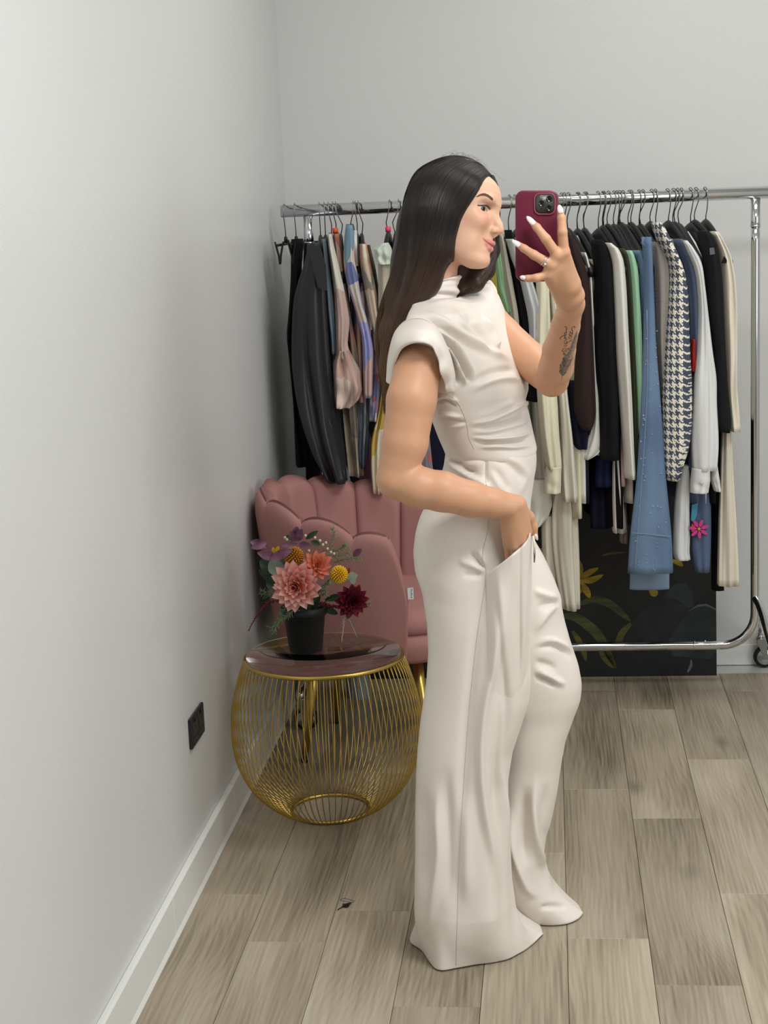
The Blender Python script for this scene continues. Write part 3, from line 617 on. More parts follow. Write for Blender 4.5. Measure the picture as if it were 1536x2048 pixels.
t, o = G('jeans', 'flared blue jeans studded with rhinestones, hanging in the right half', 'jeans', DENIM, [(474, 1283, 1302), (500, 1286, 1304), (520, 1289, 1304), (600, 1289, 1307), (700, 1287, 1311), (760, 1285, 1317), (860, 1280, 1325), (960, 1274, 1332), (1069, 1262, 1342), (1146, 1257, 1345)], 4.84, 0.022, 0.25, solo=True, part='trouser_leg', folds=2, amp=.08)
obj('trouser_leg', *loft(ring_tube([(960, 1272, 1328), (1100, 1262, 1338), (1178, 1259, 1338)], 4.92, 0.016, 0.2, folds=2, amp=.05)), DENIM2, t)
obj('belt_loop', *tube([at(1287, 474, 4.81), at(1284, 486, 4.805), at(1291, 494, 4.81)], 0.0035, 8), DENIM, t)
obj('hem_seam', *tube([at(x, y, 4.8165) for x, y in ((1262, 1066), (1290, 1068), (1320, 1071), (1341, 1073))], 0.0014, 6), DENIM2, t)
obj('side_seam', *tube(smooth_path([at(x, y, 4.819) for x, y in ((1294, 620), (1295, 760), (1288, 900), (1276, 1060), (1270, 1144))], 5), 0.0012, 6), DENIM2, t)
gm = MB()
for k in range(110):
    y = 640+500*random.random()**0.7; s = (y-620)/520; x = random.uniform(1296-28*s, 1312+26*s)
    r = random.choice([0.0009, 0.0012, 0.0018, 0.0026]); c = at(x, y, 4.8165+0.004)
    gm.add(([c+Vector(v)*r for v in ((0, -1.6, 0), (1, 0, 0), (0, 0, 1), (-1, 0, 0), (0, 0, -1), (0, .6, 0))], [(0, 1, 2), (0, 2, 3), (0, 3, 4), (0, 4, 1), (5, 2, 1), (5, 3, 2), (5, 4, 3), (5, 1, 4)]))
g = gm.build('rhinestones', mat('rhinestone', (235, 240, 248), 0.08, 0.6), t, False); g['kind'] = 'stuff'
G('cardigan', 'grey ribbed cardigan left of the houndstooth jacket', 'cardigan', GREYK, [(484, 1302, 1314), (497, 1303, 1328), (515, 1305, 1338), (532, 1307, 1341), (567, 1310, 1341), (620, 1312, 1339), (700, 1313, 1334), (800, 1318, 1332), (900, 1322, 1334)], 4.89, 0.04, 0.2, 1303, 900, folds=4, amp=.14)
t, o = G('houndstooth_jacket', 'cream and blue-grey houndstooth jacket, the boldest pattern on the rack', 'jacket', HOUND, [(445, 1306, 1319), (462, 1307, 1331), (480, 1313, 1341), (497, 1324, 1347), (515, 1336, 1357), (532, 1340, 1364), (556, 1341, 1371), (591, 1338, 1375), (620, 1337, 1376), (700, 1330, 1379), (760, 1325, 1383), (800, 1323, 1384), (859, 1325, 1382), (898, 1324, 1377), (937, 1328, 1363), (958, 1330, 1358)], 4.85, 0.045, 0.2, 1311, 900, folds=2, amp=.05)
G('shirt', 'pale sage sliver right of the houndstooth shoulder', 'shirt', PALES, [(478, 1342, 1350), (520, 1348, 1362), (600, 1366, 1376)], 4.93, 0.03, 0.2, solo=True, part='sleeve')
G('denim_jacket', 'blue denim jacket between the houndstooth jacket and the white shirt', 'jacket', DENIMS, [(478, 1348, 1362), (497, 1351, 1373), (515, 1358, 1384), (532, 1365, 1389), (567, 1371, 1394), (620, 1375, 1398), (700, 1378, 1396), (800, 1380, 1394), (940, 1378, 1392)], 4.90, 0.04, 0.2, 1347, 1000, folds=3, amp=.12)
G('top', 'small red top showing beside the denim sleeve', 'top', cloth('red', (176, 52, 50)), [(678, 1383, 1390), (742, 1382, 1391)], 4.87, 0.02, 0.1, solo=True, part='sleeve')
t, o = G('shirt', 'white shirt with buttoned cuffs right of the denim jacket', 'shirt', WHITE2, [(481, 1365, 1373), (497, 1370, 1384), (515, 1380, 1400), (532, 1388, 1403), (567, 1394, 1407), (620, 1397, 1413), (700, 1394, 1422), (760, 1387, 1432), (800, 1385, 1432), (859, 1381, 1436), (898, 1381, 1436), (940, 1385, 1432)], 4.86, 0.04, 0.15, 1363, 1000, folds=3, amp=.13)
obj('cuff', *loft(ring_tube([(936, 1384, 1420), (960, 1381, 1420), (984, 1380, 1416)], 4.855, 0.035, 0.1, folds=2, amp=.05)), WHITE2, t)
obj('cuff', *loft(ring_tube([(930, 1420, 1434), (955, 1420, 1438), (981, 1428, 1441)], 4.88, 0.03, 0.1, folds=2, amp=.05)), WHITE2, t)
obj('button', *tube([at(1403, 966, 4.818), at(1403, 966, 4.815)], 0.004, 10), GREYW, t)
obj('shirt_tail', *loft(ring_tube([(930, 1358, 1379), (1000, 1349, 1379), (1080, 1346, 1379), (1106, 1345, 1378), (1118, 1350, 1380)], 4.93, 0.03, 0.1, folds=3, amp=.08)), WHITE2, t)
t, o = G('skirt', 'blue denim skirt with a painted pink daisy, low in the right half', 'skirt', FLOW, [(980, 1380, 1421), (1050, 1381, 1422), (1100, 1383, 1421), (1142, 1390, 1419)], 4.94, 0.03, 0.1, solo=True, part='skirt', folds=3, amp=.06)
DP = mat('daisy_pink', (206, 60, 136), 0.7)
for k in range(7):
    a = k*2*math.pi/7+0.3; c = at(1398, 1058, 4.898); dx, dz = math.cos(a), math.sin(a)
    pts = [c+Vector((dx*r-dz*w_, 0, dz*r+dx*w_)) for r, w_ in ((0.004, 0), (0.014, 0.0055), (0.026, 0.004), (0.030, 0), (0.026, -0.004), (0.014, -0.0055))]
    obj('daisy_petal', *loft([pts, [p+Vector((0, 0.003, 0)) for p in pts]]), DP, t, False)
obj('daisy_eye', *tube([at(1398, 1058, 4.896), at(1398, 1058, 4.900)], 0.0045, 10), mat('daisy_eye', (206, 160, 60), 0.7), t)
obj('round_badge', *loft([[at(1386+11*math.cos(a), 1058+13*math.sin(a), 4.902+d) for a in np.linspace(-1.7, 1.7, 12)] for d in (0, 0.003)]), mat('badge', (54, 36, 96), 0.7), t, False)
obj('badge_centre', *loft([[at(1384+6*math.cos(a), 1056+8*math.sin(a), 4.899+d) for a in np.linspace(-1.7, 1.7, 10)] for d in (0, 0.003)]), mat('badge_red', (206, 52, 74), 0.7), t, False)
obj('painted_stripe', *loft([[at(x, y, 4.903+d) for x, y in ((1384, 1010), (1396, 1006), (1394, 1030), (1388, 1046), (1382, 1040))] for d in (0, 0.003)]), mat('aqua_paint', (70, 140, 170), 0.7), t, False)
t, o = G('blazer', 'black blazer with a small square emblem, right of the white shirt', 'blazer', BLACK2, [(462, 1394, 1416), (480, 1398, 1430), (500, 1404, 1434), (532, 1408, 1439), (560, 1411, 1442), (620, 1415, 1445), (700, 1424, 1449), (780, 1428, 1453), (850, 1429, 1462), (863, 1440, 1456)], 4.87, 0.04, 0.2, 1381, 1000, folds=2, amp=.06)
obj('emblem', *loft([[at(x, y, 4.8265+d) for x, y in ((1419, 496), (1428, 495), (1430, 508), (1420, 510))] for d in (0, 0.004)]), mat('emblem', (88, 92, 98), 0.6), t, False)
G('trousers', 'long black trousers under the black blazer', 'trousers', BLACK, [(860, 1424, 1446), (1000, 1424, 1446), (1178, 1423, 1448)], 4.99, 0.03, 0.1, solo=True, part='trouser_leg')
t, o = G('blouse', 'ivory satin blouse, last garment at the right of the rack', 'blouse', SATIN, [(463, 1418, 1432), (487, 1428, 1446), (510, 1438, 1458), (560, 1444, 1468), (620, 1447, 1472), (700, 1449, 1471), (780, 1450, 1468), (861, 1456, 1475)], 4.885, 0.045, 0.2, 1410, 860, folds=4, amp=.14)
obj('keyhole', *loft([[at(x, y, 4.845+d) for x, y in ((1448, 512), (1454, 520), (1453, 526), (1442, 527))] for d in (0, 0.004)]), BLACK, t, False)
G('trousers', 'white pleated wide trousers below the ivory blouse', 'trousers', SATIN, [(840, 1444, 1460), (940, 1441, 1465), (1050, 1438, 1472), (1170, 1436, 1478)], 4.93, 0.03, 0.15, solo=True, part='trouser_leg', folds=6, amp=.14)
# ---------------------------------------------------------------- pink shell chair
GOLD = mat('brass', (204, 174, 94), 0.3, 1.0)
VELVET = mat('pink_velvet', (161, 116, 112), 0.8, spec=0.2, sheen=0.4, bump=(14, 0.18, (1, 1, 1)))
def chair():
    C0 = Vector((-0.524, 4.622, 0)); a0 = math.radians(-7)
    f = Vector((math.cos(a0), math.sin(a0), 0)); s = Vector((-f.y, f.x, 0))     # s points away from the camera
    t = thing('shell_chair', 'pink velvet armchair with scalloped shell back and gold legs', 'armchair', C0)
    def W(fx, sx, z): return C0 + f*fx + s*sx + Vector((0, 0, z))
    pl = smooth_path([Vector(p) for p in ((0.170, -0.300, 0), (0.06, -0.318, 0), (-0.06, -0.312, 0), (-0.19, -0.262, 0), (-0.277, -0.155, 0), (-0.306, 0, 0), (-0.277, 0.155, 0), (-0.19, 0.262, 0), (-0.06, 0.312, 0), (0.06, 0.318, 0), (0.170, 0.300, 0))], 14)
    ln = np.cumsum([0]+[(pl[i+1]-pl[i]).length for i in range(len(pl)-1)]); tot = ln[-1]
    px = np.array([p.x for p in pl]); py = np.array([p.y for p in pl])
    def plan(u):
        d = u*tot; x = np.interp(d, ln, px); y = np.interp(d, ln, py)
        d2 = min(d+0.004, tot); d1 = max(d-0.004, 0)
        tx = np.interp(d2, ln, px)-np.interp(d1, ln, px); ty = np.interp(d2, ln, py)-np.interp(d1, ln, py); l = math.hypot(tx, ty)
        return x, y, -ty/l, tx/l   # outward normal
    nP = 9; tops = [0.695, 0.735, 0.770, 0.790, 0.790, 0.778, 0.758, 0.735, 0.695]; low = [0.64, 0.686, 0.722, 0.757, 0.768, 0.766, 0.750, 0.727, 0.694, 0.64]
    zb = 0.335
    for i in range(nP):
        NU, NV = 15, 22; u0, u1 = i/nP, (i+1)/nP
        grid = {}; V = []; Fc = []
        def top(q):
            base = low[i]+(low[i+1]-low[i])*q; hmp = tops[i]-0.5*(low[i]+low[i+1])
            h = base + hmp*max(0, 1-(2*q-1)**2)**0.8
            if i == 0: h = 0.50+(h-0.50)*min(1, (1-(1-min(q/0.42, 1))**2.2)) if q < 0.42 else h
            if i == nP-1: q2 = 1-q; h = 0.50+(h-0.50)*min(1, (1-(1-min(q2/0.42, 1))**2.2)) if q2 < 0.42 else h
            return h
        for side in (0, 1):
            for a in range(NU):
                q = a/(NU-1); x, y, nx, ny = plan(u0+(u1-u0)*q)
                edge = max(0, 1-abs(2*q-1)**7); hT = top(q)
                for b in range(NV):
                    v = b/(NV-1); z = zb+(hT-zb)*v
                    lean = 0.84+0.16*min(1, (z-zb)/0.38)**0.8
                    rnd = math.sqrt(max(0, 1-max(0, (v-0.88)/0.12)**2))
                    if side == 0: th_ = 0.0165*rnd          # smooth outer face
                    else: th_ = -(0.033+0.011*edge**0.6)*rnd
                    xx, yy = x*lean+nx*th_, y*lean+ny*th_
                    grid[(side, a, b)] = len(V); V.append(W(xx, yy, z))
        for side in (0, 1):
            for a in range(NU-1):
                for b in range(NV-1):
                    q = (grid[(side, a, b)], grid[(side, a+1, b)], grid[(side, a+1, b+1)], grid[(side, a, b+1)])
                    Fc.append(q if side == 0 else q[::-1])
        for a in range(NU-1):
            Fc.append((grid[(0, a, NV-1)], grid[(0, a+1, NV-1)], grid[(1, a+1, NV-1)], grid[(1, a, NV-1)]))
            Fc.append((grid[(1, a, 0)], grid[(1, a+1, 0)], grid[(0, a+1, 0)], grid[(0, a, 0)]))
        for b in range(NV-1):
            Fc.append((grid[(1, 0, b)], grid[(0, 0, b)], grid[(0, 0, b+1)], grid[(1, 0, b+1)]))
            Fc.append((grid[(0, NU-1, b)], grid[(1, NU-1, b)], grid[(1, NU-1, b+1)], grid[(0, NU-1, b+1)]))
        obj('shell_panel', V, Fc, VELVET, t)
    # the smooth outer cover that follows the scallops
    NU, NV = 190, 26; rows = []
    for a in range(NU):
        u = a/(NU-1); x, y, nx, ny = plan(u); i = min(int(u*nP), nP-1); q = u*nP-i
        base_ = low[i]+(low[i+1]-low[i])*q; h = base_+(tops[i]-0.5*(low[i]+low[i+1]))*max(0, 1-(2*q-1)**2)**0.8
        if i == 0 and q < 0.42: h = 0.50+(h-0.50)*(1-(1-q/0.42)**2.2)
        if i == nP-1 and q > 0.58: h = 0.50+(h-0.50)*(1-(1-(1-q)/0.42)**2.2)
        r = []
        for b in range(NV):
            v = b/(NV-1); z = zb-0.006+(h-zb+0.0045)*v; lean = 0.84+0.16*max(0, min(1, (z-zb)/0.38))**0.8; rnd = math.sqrt(max(0, 1-max(0, (v-0.88)/0.12)**2))
            r.append(W(x*lean+nx*(0.0195*rnd-.002), y*lean+ny*(0.0195*rnd-.002), z))
        rows.append(r)
    V = [v for r in rows for v in r]; Fc = [(a*NV+b, (a+1)*NV+b, (a+1)*NV+b+1, a*NV+b+1) for a in range(NU-1) for b in range(NV-1)]
    o = obj('outer_cover', V, Fc, VELVET, t); md = o.modifiers.new('thick', 'SOLIDIFY'); md.thickness = 0.003; md.offset = 0
    # seat: base and cushion
    def pad(zs, name):
        rings = []
        for z, k in zs:
            ring = []
            for j in range(64):
                a = 2*math.pi*j/64; ca, sa = math.cos(a), math.sin(a)
                e = 3.2; r = 1/((abs(ca)**e+abs(sa)**e)**(1/e))
                ring.append(W((0.235*r*ca*k if ca > 0 else 0.215*r*ca*k)+0.02, 0.245*r*sa*k, z))
            rings.append(ring)
        return obj(name, *loft(rings), VELVET, t)
    pad([(0.318, .90), (0.312, .98), (0.325, 1.04), (0.36, 1.06), (0.385, 1.05), (0.392, 1.0)], 'seat_base')
    pad([(0.39, .94), (0.393, 1.01), (0.41, 1.045), (0.435, 1.04), (0.452, 0.98), (0.462, .86), (0.466, .6), (0.468, .2)], 'seat_cushion')
    for fx, sx in ((-1, -1), (-1, 1), (1, -1), (1, 1)):
        top_ = W(fx*0.145, sx*0.14, 0.325); bot = W(fx*0.183, sx*0.181, 0.008)
        l = obj('leg', *tube([top_, top_.lerp(bot, .5), bot], [0.0165, 0.0135, 0.0095], 16), GOLD, t)
        obj('foot_cap', *tube([bot+Vector((0, 0, 0.004)), bot-Vector((0, 0, 0.007))], 0.0098, 12), RUB, l)
    # sewn label at the front edge of the near arm
    p = [at(819, 1176, 4.30), at(827, 1175, 4.30), at(828, 1198, 4.30), at(819, 1199, 4.30)]
    Yl = 4.31
    lab = obj('sewn_label', *loft([[at(x, y, Yl+d) for x, y in ((815, 1176), (826.5, 1175), (827.5, 1198.5), (816, 1199))] for d in (0, 0.0012)]), mat('label_white', (214, 214, 216), 0.7), t, False)
    BL = mat('label_ink', (84, 100, 124), 0.7)
    for k in range(7):
        yy = 1178+2.7*k
        obj('letter', *loft([[at(821.3+0.25*(k % 2)+x, yy+y, Yl-0.0004+d) for x, y in ((0, 0), (3.6-0.9*(k % 3), 0.1), (3.6-0.9*(k % 3), 1.5), (0, 1.4))] for d in (0, 0.0004)]), BL, lab, False)
chair()
# ---------------------------------------------------------------- wire side table
def side_table():
    c = Vector((-0.603, 4.085, 0)); zt = 0.424
    t = thing('side_table', 'round gold wire basket table with a smoked glass top', 'side table', c)
    def torus(name, R, z, r):
        return obj(name, *loft([[c+Vector(((R+r*math.cos(b))*math.cos(a), (R+r*math.cos(b))*math.sin(a), z+r*math.sin(b))) for b in np.linspace(0, 2*math.pi, 10, endpoint=False)] for a in np.linspace(0, 2*math.pi, 97)], False), GOLD, t)
    torus('top_ring', 0.2045, zt-0.006, 0.005); torus('base_ring', 0.103, 0.005, 0.005)
    prof = smooth_path([(0.2045, 0, zt-0.008), (0.222, 0, 0.37), (0.242, 0, 0.29), (0.2465, 0, 0.215), (0.236, 0, 0.145), (0.206, 0, 0.082), (0.163, 0, 0.036), (0.125, 0, 0.011), (0.103, 0, 0.006)], 4)
    V, Fc = tube(prof, 0.0014, 5); wire = mesh_data('wire', V, Fc, GOLD)
    n = 86
    for k in range(n):
        o = place('wire', wire, t); o.rotation_euler = (0, 0, 2*math.pi*(k+0.3)/n)
    GL = mat('smoked_glass', (236, 233, 230), 0.02, spec=0.5, trans=1.0, ior=1.3)
    obj('glass_top', *lathe([(0.0, zt-0.002), (0.1985, zt-0.002), (0.2, zt), (0.2, zt+0.003), (0.1985, zt+0.005), (0.0, zt+0.005)], c, 72), GL, t)
    return c, zt+0.005
TC, TZ = side_table()
# ---------------------------------------------------------------- potted flowers
def flowers():
    pb = atz(612, 1301, TZ); pb.z = TZ
    t = thing('potted_flowers', 'black pot of artificial dahlias and foliage on the glass side table', 'potted flowers', pb)
    POT = mat('pot_black', (22, 24, 28), 0.5)
    obj('pot', *lathe([(0.0, 0.001), (0.040, 0.0), (0.043, 0.003), (0.054, 0.096), (0.059, 0.098), (0.0605, 0.118), (0.058, 0.119), (0.055, 0.1), (0.052, 0.085), (0.0, 0.085)], pb, 48), POT, t)
    obj('soil', *lathe([(0.0, 0.088), (0.03, 0.09), (0.053, 0.086)], pb, 24), mat('soil', (30, 26, 22), 0.9), t)
    Y0 = pb.y
    def Q(x, y, dy=0.0): return at(x, y, Y0+dy)
    GRN = mat('stem_green', (62, 84, 48), 0.6); ROS = mat('rosemary_green', (112, 136, 96), 0.6); DKG = mat('dark_leaf', (40, 62, 42), 0.5)
    EUC = mat('eucalyptus', (150, 160, 146), 0.6, var=((126, 138, 120), 30, (1, 1, 1))); PUR = mat('purple_leaf', (92, 52, 76), 0.5, var=((134, 92, 118), 30, (1, 1, 1))); AMA = mat('amaranth', (122, 40, 58), 0.8); AMP = mat('amaranth_pale', (196, 178, 168), 0.8); CRM = mat('cream_bud', (222, 214, 178), 0.6)
    root = pb+Vector((0, 0, 0.09))
    def stem(p, r=0.0016, sag=0.02):
        m_ = root.lerp(p, .55)+Vector((0, 0, sag)); b = root+Vector((random.uniform(-.015, .015), random.uniform(-.015, .015), 0))
        obj('stem', *tube(smooth_path([b, m_, p], 6), r, 6), GRN, t)
    def petal_mesh(name, L, w_, cup, tip, m):
        NU, NV = 7, 9; V = []; Fc = []
        for i in range(NV):
            v = i/(NV-1); ww = w_*(math.sin(math.pi*min(1, 0.12+0.86*v))**0.7)*(1 if v < 0.85 else 1-(v-0.85)/0.15*tip)
            for j in range(NU):
                u = 2*j/(NU-1)-1
                V.append((u*ww, v*L, cup*L*(v**1.6)+0.35*ww*u*u + 0.0009*math.sin(9*u)*v))
        for i in range(NV-1):
            for j in range(NU-1):
                a = i*NU+j; Fc.append((a, a+1, a+NU+1, a+NU))
        return mesh_data(name, V, Fc, m)
    def two_tone(name, c1, c2, L):
        m = mat(name, c1, 0.55, spec=0.3); nt = m.node_tree; N = nt.nodes; Lk = nt.links
        tc = N.new('ShaderNodeTexCoord'); sp = N.new('ShaderNodeSeparateXYZ'); Lk.new(tc.outputs['Object'], sp.inputs[0])
        mr = N.new('ShaderNodeMapRange'); mr.inputs['From Max'].default_value = L; Lk.new(sp.outputs['Y'], mr.inputs['Value'])
        r = N.new('ShaderNodeValToRGB'); r.color_ramp.elements[0].color = (*lin(c1), 1); r.color_ramp.elements[1].color = (*lin(c2), 1); r.color_ramp.elements[0].position = 0.42; r.color_ramp.elements[1].position = 1.0
        Lk.new(mr.outputs[0], r.inputs[0]); Lk.new(r.outputs[0], N['Principled BSDF'].inputs['Base Color']); return m
    def dahlia(name, label, p, R, layers, c1, c2, facing, eye):
        fdir = Vector(facing).normalized(); rot = fdir.to_track_quat('Z', 'Y').to_matrix()
        h = obj(name, *tube([p-fdir*0.02, p-fdir*0.005], [0.004, R*0.2], 10), GRN, t); h['label'] = label
        meshes = {}
        for li, (n, Ls, el, off) in enumerate(layers):
            key = 'petal'; me = petal_mesh(key, R*Ls, R*Ls*(0.24 if Ls > .6 else .18), 0.16+0.08*(li == 0), 0.9, two_tone('%s_petal_%d' % (name, li), c1, c2, R*Ls))
            for k in range(n):
                a = 2*math.pi*(k+off)/n + random.uniform(-.06, .06); e = math.radians(el+random.uniform(-5, 5))
                o = place('petal', me, h)
                Mx = rot.to_4x4() @ Matrix.Rotation(a, 4, 'Z') @ Matrix.Rotation(e, 4, 'X'); 
                sc = random.uniform(.92, 1.06)
                o.matrix_local = Matrix.Translation(p-pb + fdir*(0.004*li)) @ Mx @ Matrix.Diagonal((sc, sc, sc, 1))
        if eye: 
            for k in range(9):
                a = k*2.4; q = p+rot @ Vector((0.004*math.sqrt(k/9)*math.cos(a)*R/0.04, 0.004*math.sqrt(k/9)*math.sin(a)*R/0.04, R*0.25))
                obj('floret', *tube([q, q+fdir*R*0.22], [R*.035, R*.02], 6), mat(name+'_eye', eye, 0.6), h)
        stem(p-fdir*0.02)
    dahlia('pink_dahlia', 'large pale pink dahlia', Q(594, 1172, -0.075), 0.066, [(16, 1.0, -2, 0), (15, .92, 16, .5), (13, .78, 33, .2), (11, .62, 50, .6), (8, .46, 66, .1)], (226, 108, 92), (252, 206, 196), (-0.1, -1, 0.08), (176, 60, 92))
    dahlia('coral_dahlia', 'coral orange dahlia', Q(634, 1132, -0.03), 0.041, [(11, 1.0, 0, 0), (10, .85, 25, .5), (8, .66, 48, .3), (6, .45, 66, .1)], (214, 104, 74), (228, 142, 116), (0.25, -1, 0.45), (186, 120, 60))
    dahlia('burgundy_dahlia', 'dark red dahlia', Q(703, 1202, -0.03), 0.044, [(13, 1.0, -4, 0), (12, .9, 18, .5), (11, .76, 38, .2), (9, .6, 56, .6), (6, .42, 70, .1)], (70, 12, 26), (112, 22, 42), (0.3, -1, 0.05), None)
    def pompom(name, p, R, col, n):
        h = obj(name, *lathe([(0.0, -R*.6), (R*.45, -R*.4), (R*.6, 0), (R*.45, R*.4), (0, R*.6)], p, 14), mat(name+'_core', tuple(int(v*.75) for v in col), 0.8), t)
        me = mesh_data('floret', *tube([(0, 0, R*.4), (0, 0, R*.85), (0, 0, R)], [R*.07, R*.09, R*.04], 5), mat(name, col, 0.7)); 
        for k in range(n):
            z = 1-2*(k+.5)/n; ph = k*2.39996; r_ = math.sqrt(1-z*z); d = Vector((r_*math.cos(ph), r_*math.sin(ph), z))
            if d.y > 0.5: continue
            o = place('floret', me, h); o.matrix_local = Matrix.Translation(p-pb) @ d.to_track_quat('Z', 'Y').to_matrix().to_4x4()
        stem(p)
    pompom('orange_pompom', Q(588, 1113, 0.0), 0.0265, (206, 142, 48), 150)
    pompom('yellow_pompom', Q(678, 1149, -0.02), 0.024, (240, 194, 40), 150)
    def leafp(name, p, q, w_, m, fold=0.3, nrm=(0, -1, 0.3)):
        p, q = Vector(p), Vector(q); d = q-p; sdir = d.cross(Vector(nrm)).normalized(); nn = sdir.cross(d).normalized(); V = []; Fc = []
        NV = 8
        for i in range(NV):
            v = i/(NV-1); ww = w_*max(0.02, math.sin(math.pi*(0.03+0.94*v)))**0.8
            for u in (-1, -.5, 0, .5, 1): V.append(p+d*v+sdir*(u*ww)+nn*(fold*ww*abs(u)+0.12*d.length*v*(1-v)))
        for i in range(NV-1):
            for j in range(4): a = i*5+j; Fc.append((a, a+1, a+6, a+5))
        obj(name, V, Fc, m, t)
    # purple leaves, dark leaves, eucalyptus
    for a, b, w_, dy in (((585, 1100), (540, 1118), .012, -.02), ((553, 1116), (515, 1105), .013, -.02), ((534, 1094), (501, 1083), .013, 0), ((534, 1086), (503, 1096), .011, -.005), ((592, 1080), (594, 1053), .012, 0), ((596, 1082), (604, 1058), .01, -.01), ((590, 1082), (580, 1062), .009, -.01), ((598, 1088), (622, 1092), .009, -.02), ((594, 1088), (562, 1090), .008, -.02), ((706, 1112), (724, 1098), .009, 0)):
        leafp('purple_leaf', Q(*a, dy), Q(*b, dy-0.01), w_, PUR)
    for a, b, w_, dy in (((556, 1145), (520, 1120), .022, .03), ((560, 1160), (518, 1140), .016, .035), ((556, 1175), (532, 1160), .016, .03), ((612, 1078), (636, 1062), .007, .02), ((600, 1080), (572, 1072), .009, .02), ((640, 1090), (622, 1083), .008, 0), ((676, 1228), (646, 1215), .009, 0), ((690, 1190), (650, 1200), .009, .02), ((600, 1215), (580, 1190), .01, 0), ((625, 1215), (640, 1190), .01, 0.01)):
        leafp('dark_leaf', Q(*a, dy), Q(*b, dy), w_, DKG)
    for a, b, w_, dy in (((562, 1152), (542, 1118), .021, 0), ((570, 1128), (562, 1112), .016, .01), ((694, 1156), (715, 1150), .012, -.005), ((700, 1163), (712, 1160), .009, -.01)):
        leafp('eucalyptus_leaf', Q(*a, dy), Q(*b, dy), w_, EUC, 0.1)
    # rosemary sprigs: a twig with needles
    nd = mesh_data('needle', *tube([(0, 0, 0), (0, 0.0, .006), (0.002, 0, .013)], [.0012, .0014, .0004], 4, flat=.6), ROS)
    def sprig(pts, n, dy=0.0):
        P_ = smooth_path([Q(x, y, dy-0.01*k) for k, (x, y) in enumerate(pts)], 6)
        tw = obj('rosemary_sprig', *tube(P_, 0.0009, 5), ROS, t)
        for k in range(n):
            s = (k+.5)/n*(len(P_)-1); i = int(s); p = P_[i].lerp(P_[min(i+1, len(P_)-1)], s-i); d = (P_[min(i+1, len(P_)-1)]-P_[max(i-1, 0)]).normalized()
            ax = d.orthogonal().normalized(); ax = Matrix.Rotation(k*2.4, 3, d) @ ax; dd = (d*.7+ax).normalized()
            o = place('needle', nd, tw); o.matrix_local = Matrix.Translation(p-pb) @ dd.to_track_quat('Z', 'Y').to_matrix().to_4x4() @ Matrix.Scale(random.uniform(.8, 1.25), 4)
    sprig([(640, 1112), (660, 1090), (668, 1066), (662, 1056)], 26, .03); sprig([(660, 1105), (680, 1098), (692, 1088)], 24, .02); sprig([(668, 1125), (695, 1118), (722, 1116)], 26, .02); sprig([(650, 1112), (676, 1112), (700, 1104)], 22, .01)
    sprig([(590, 1218), (572, 1232), (556, 1246), (546, 1268)], 28, -.07); sprig([(585, 1225), (565, 1240), (540, 1258)], 24, -.06); sprig([(575, 1215), (560, 1225), (552, 1245)], 20, -.05)
    sprig([(560, 1185), (540, 1188), (522, 1180)], 18, .0); sprig([(545, 1192), (530, 1190), (518, 1186)], 12, 0); sprig([(640, 1185), (652, 1170), (660, 1165)], 18, -.05); sprig([(640, 1190), (650, 1188), (648, 1178)], 16, -.05); sprig([(700, 1210), (725, 1206), (740, 1208)], 18, .0)
    # amaranth spikes and cream buds
    def spike(pts, m1, r, dy=0.0, n=60):
        P_ = smooth_path([Q(x, y, dy) for x, y in pts], 6); mb = MB(); L_ = len(P_)
        mb.add(tube(P_, [0.0012]*L_, 5))
        for k in range(n):
            s = k/n*(L_-1); i = int(s); p = P_[i].lerp(P_[min(i+1, L_-1)], s-i); rr = r*(1-0.75*k/n)
            v = Vector((random.gauss(0, 1), random.gauss(0, 1), random.gauss(0, 1))).normalized(); q = p+v*rr*.8; h = rr*.5
            mb.add(([q+Vector(w_)*h for w_ in ((1, 0, 0), (-1, 0, 0), (0, 1, 0), (0, -1, 0), (0, 0, 1), (0, 0, -1))], [(0, 2, 4), (2, 1, 4), (1, 3, 4), (3, 0, 4), (2, 0, 5), (1, 2, 5), (3, 1, 5), (0, 3, 5)]))
        mb.build('amaranth_spike', m1, t)
    spike([(575, 1205), (545, 1202), (525, 1216), (508, 1240), (497, 1262)], AMA, .0062, -.02, 110); spike([(640, 1208), (660, 1212), (680, 1212), (676, 1185)], AMA, .008, .0, 90)
    spike([(686, 1226), (687, 1250), (683, 1284)], AMP, .005, -.02, 60); spike([(692, 1232), (703, 1250), (714, 1274)], mat('amaranth_green', (150, 158, 132), .8), .0045, -.01, 50)
    for x, y in ((630, 1076), (640, 1082), (646, 1090), (655, 1098), (662, 1105), (612, 1090), (652, 1086), (570, 1076), (574, 1080), (611, 1072), (668, 1108), (618, 1102)):
        p = Q(x, y, 0.01); obj('cream_bud', *lathe([(0, -.003), (.0026, -.002), (.0036, .001), (.0022, .004), (0, .0045)], p, 8), CRM, t)
    leafp('yellow_petal', Q(553, 1112, -.005), Q(557, 1092, -.01), .007, mat('yellow_pompom', (232, 184, 34), 0.7)); leafp('yellow_petal', Q(549, 1106, -.005), Q(546, 1094, -.01), .005, mat('yellow_pompom', (232, 184, 34), 0.7)); leafp('orange_petal', Q(692, 1150, .01), Q(700, 1136, 0.0), .006, mat('rust_petal', (176, 72, 40), 0.7))
flowers()
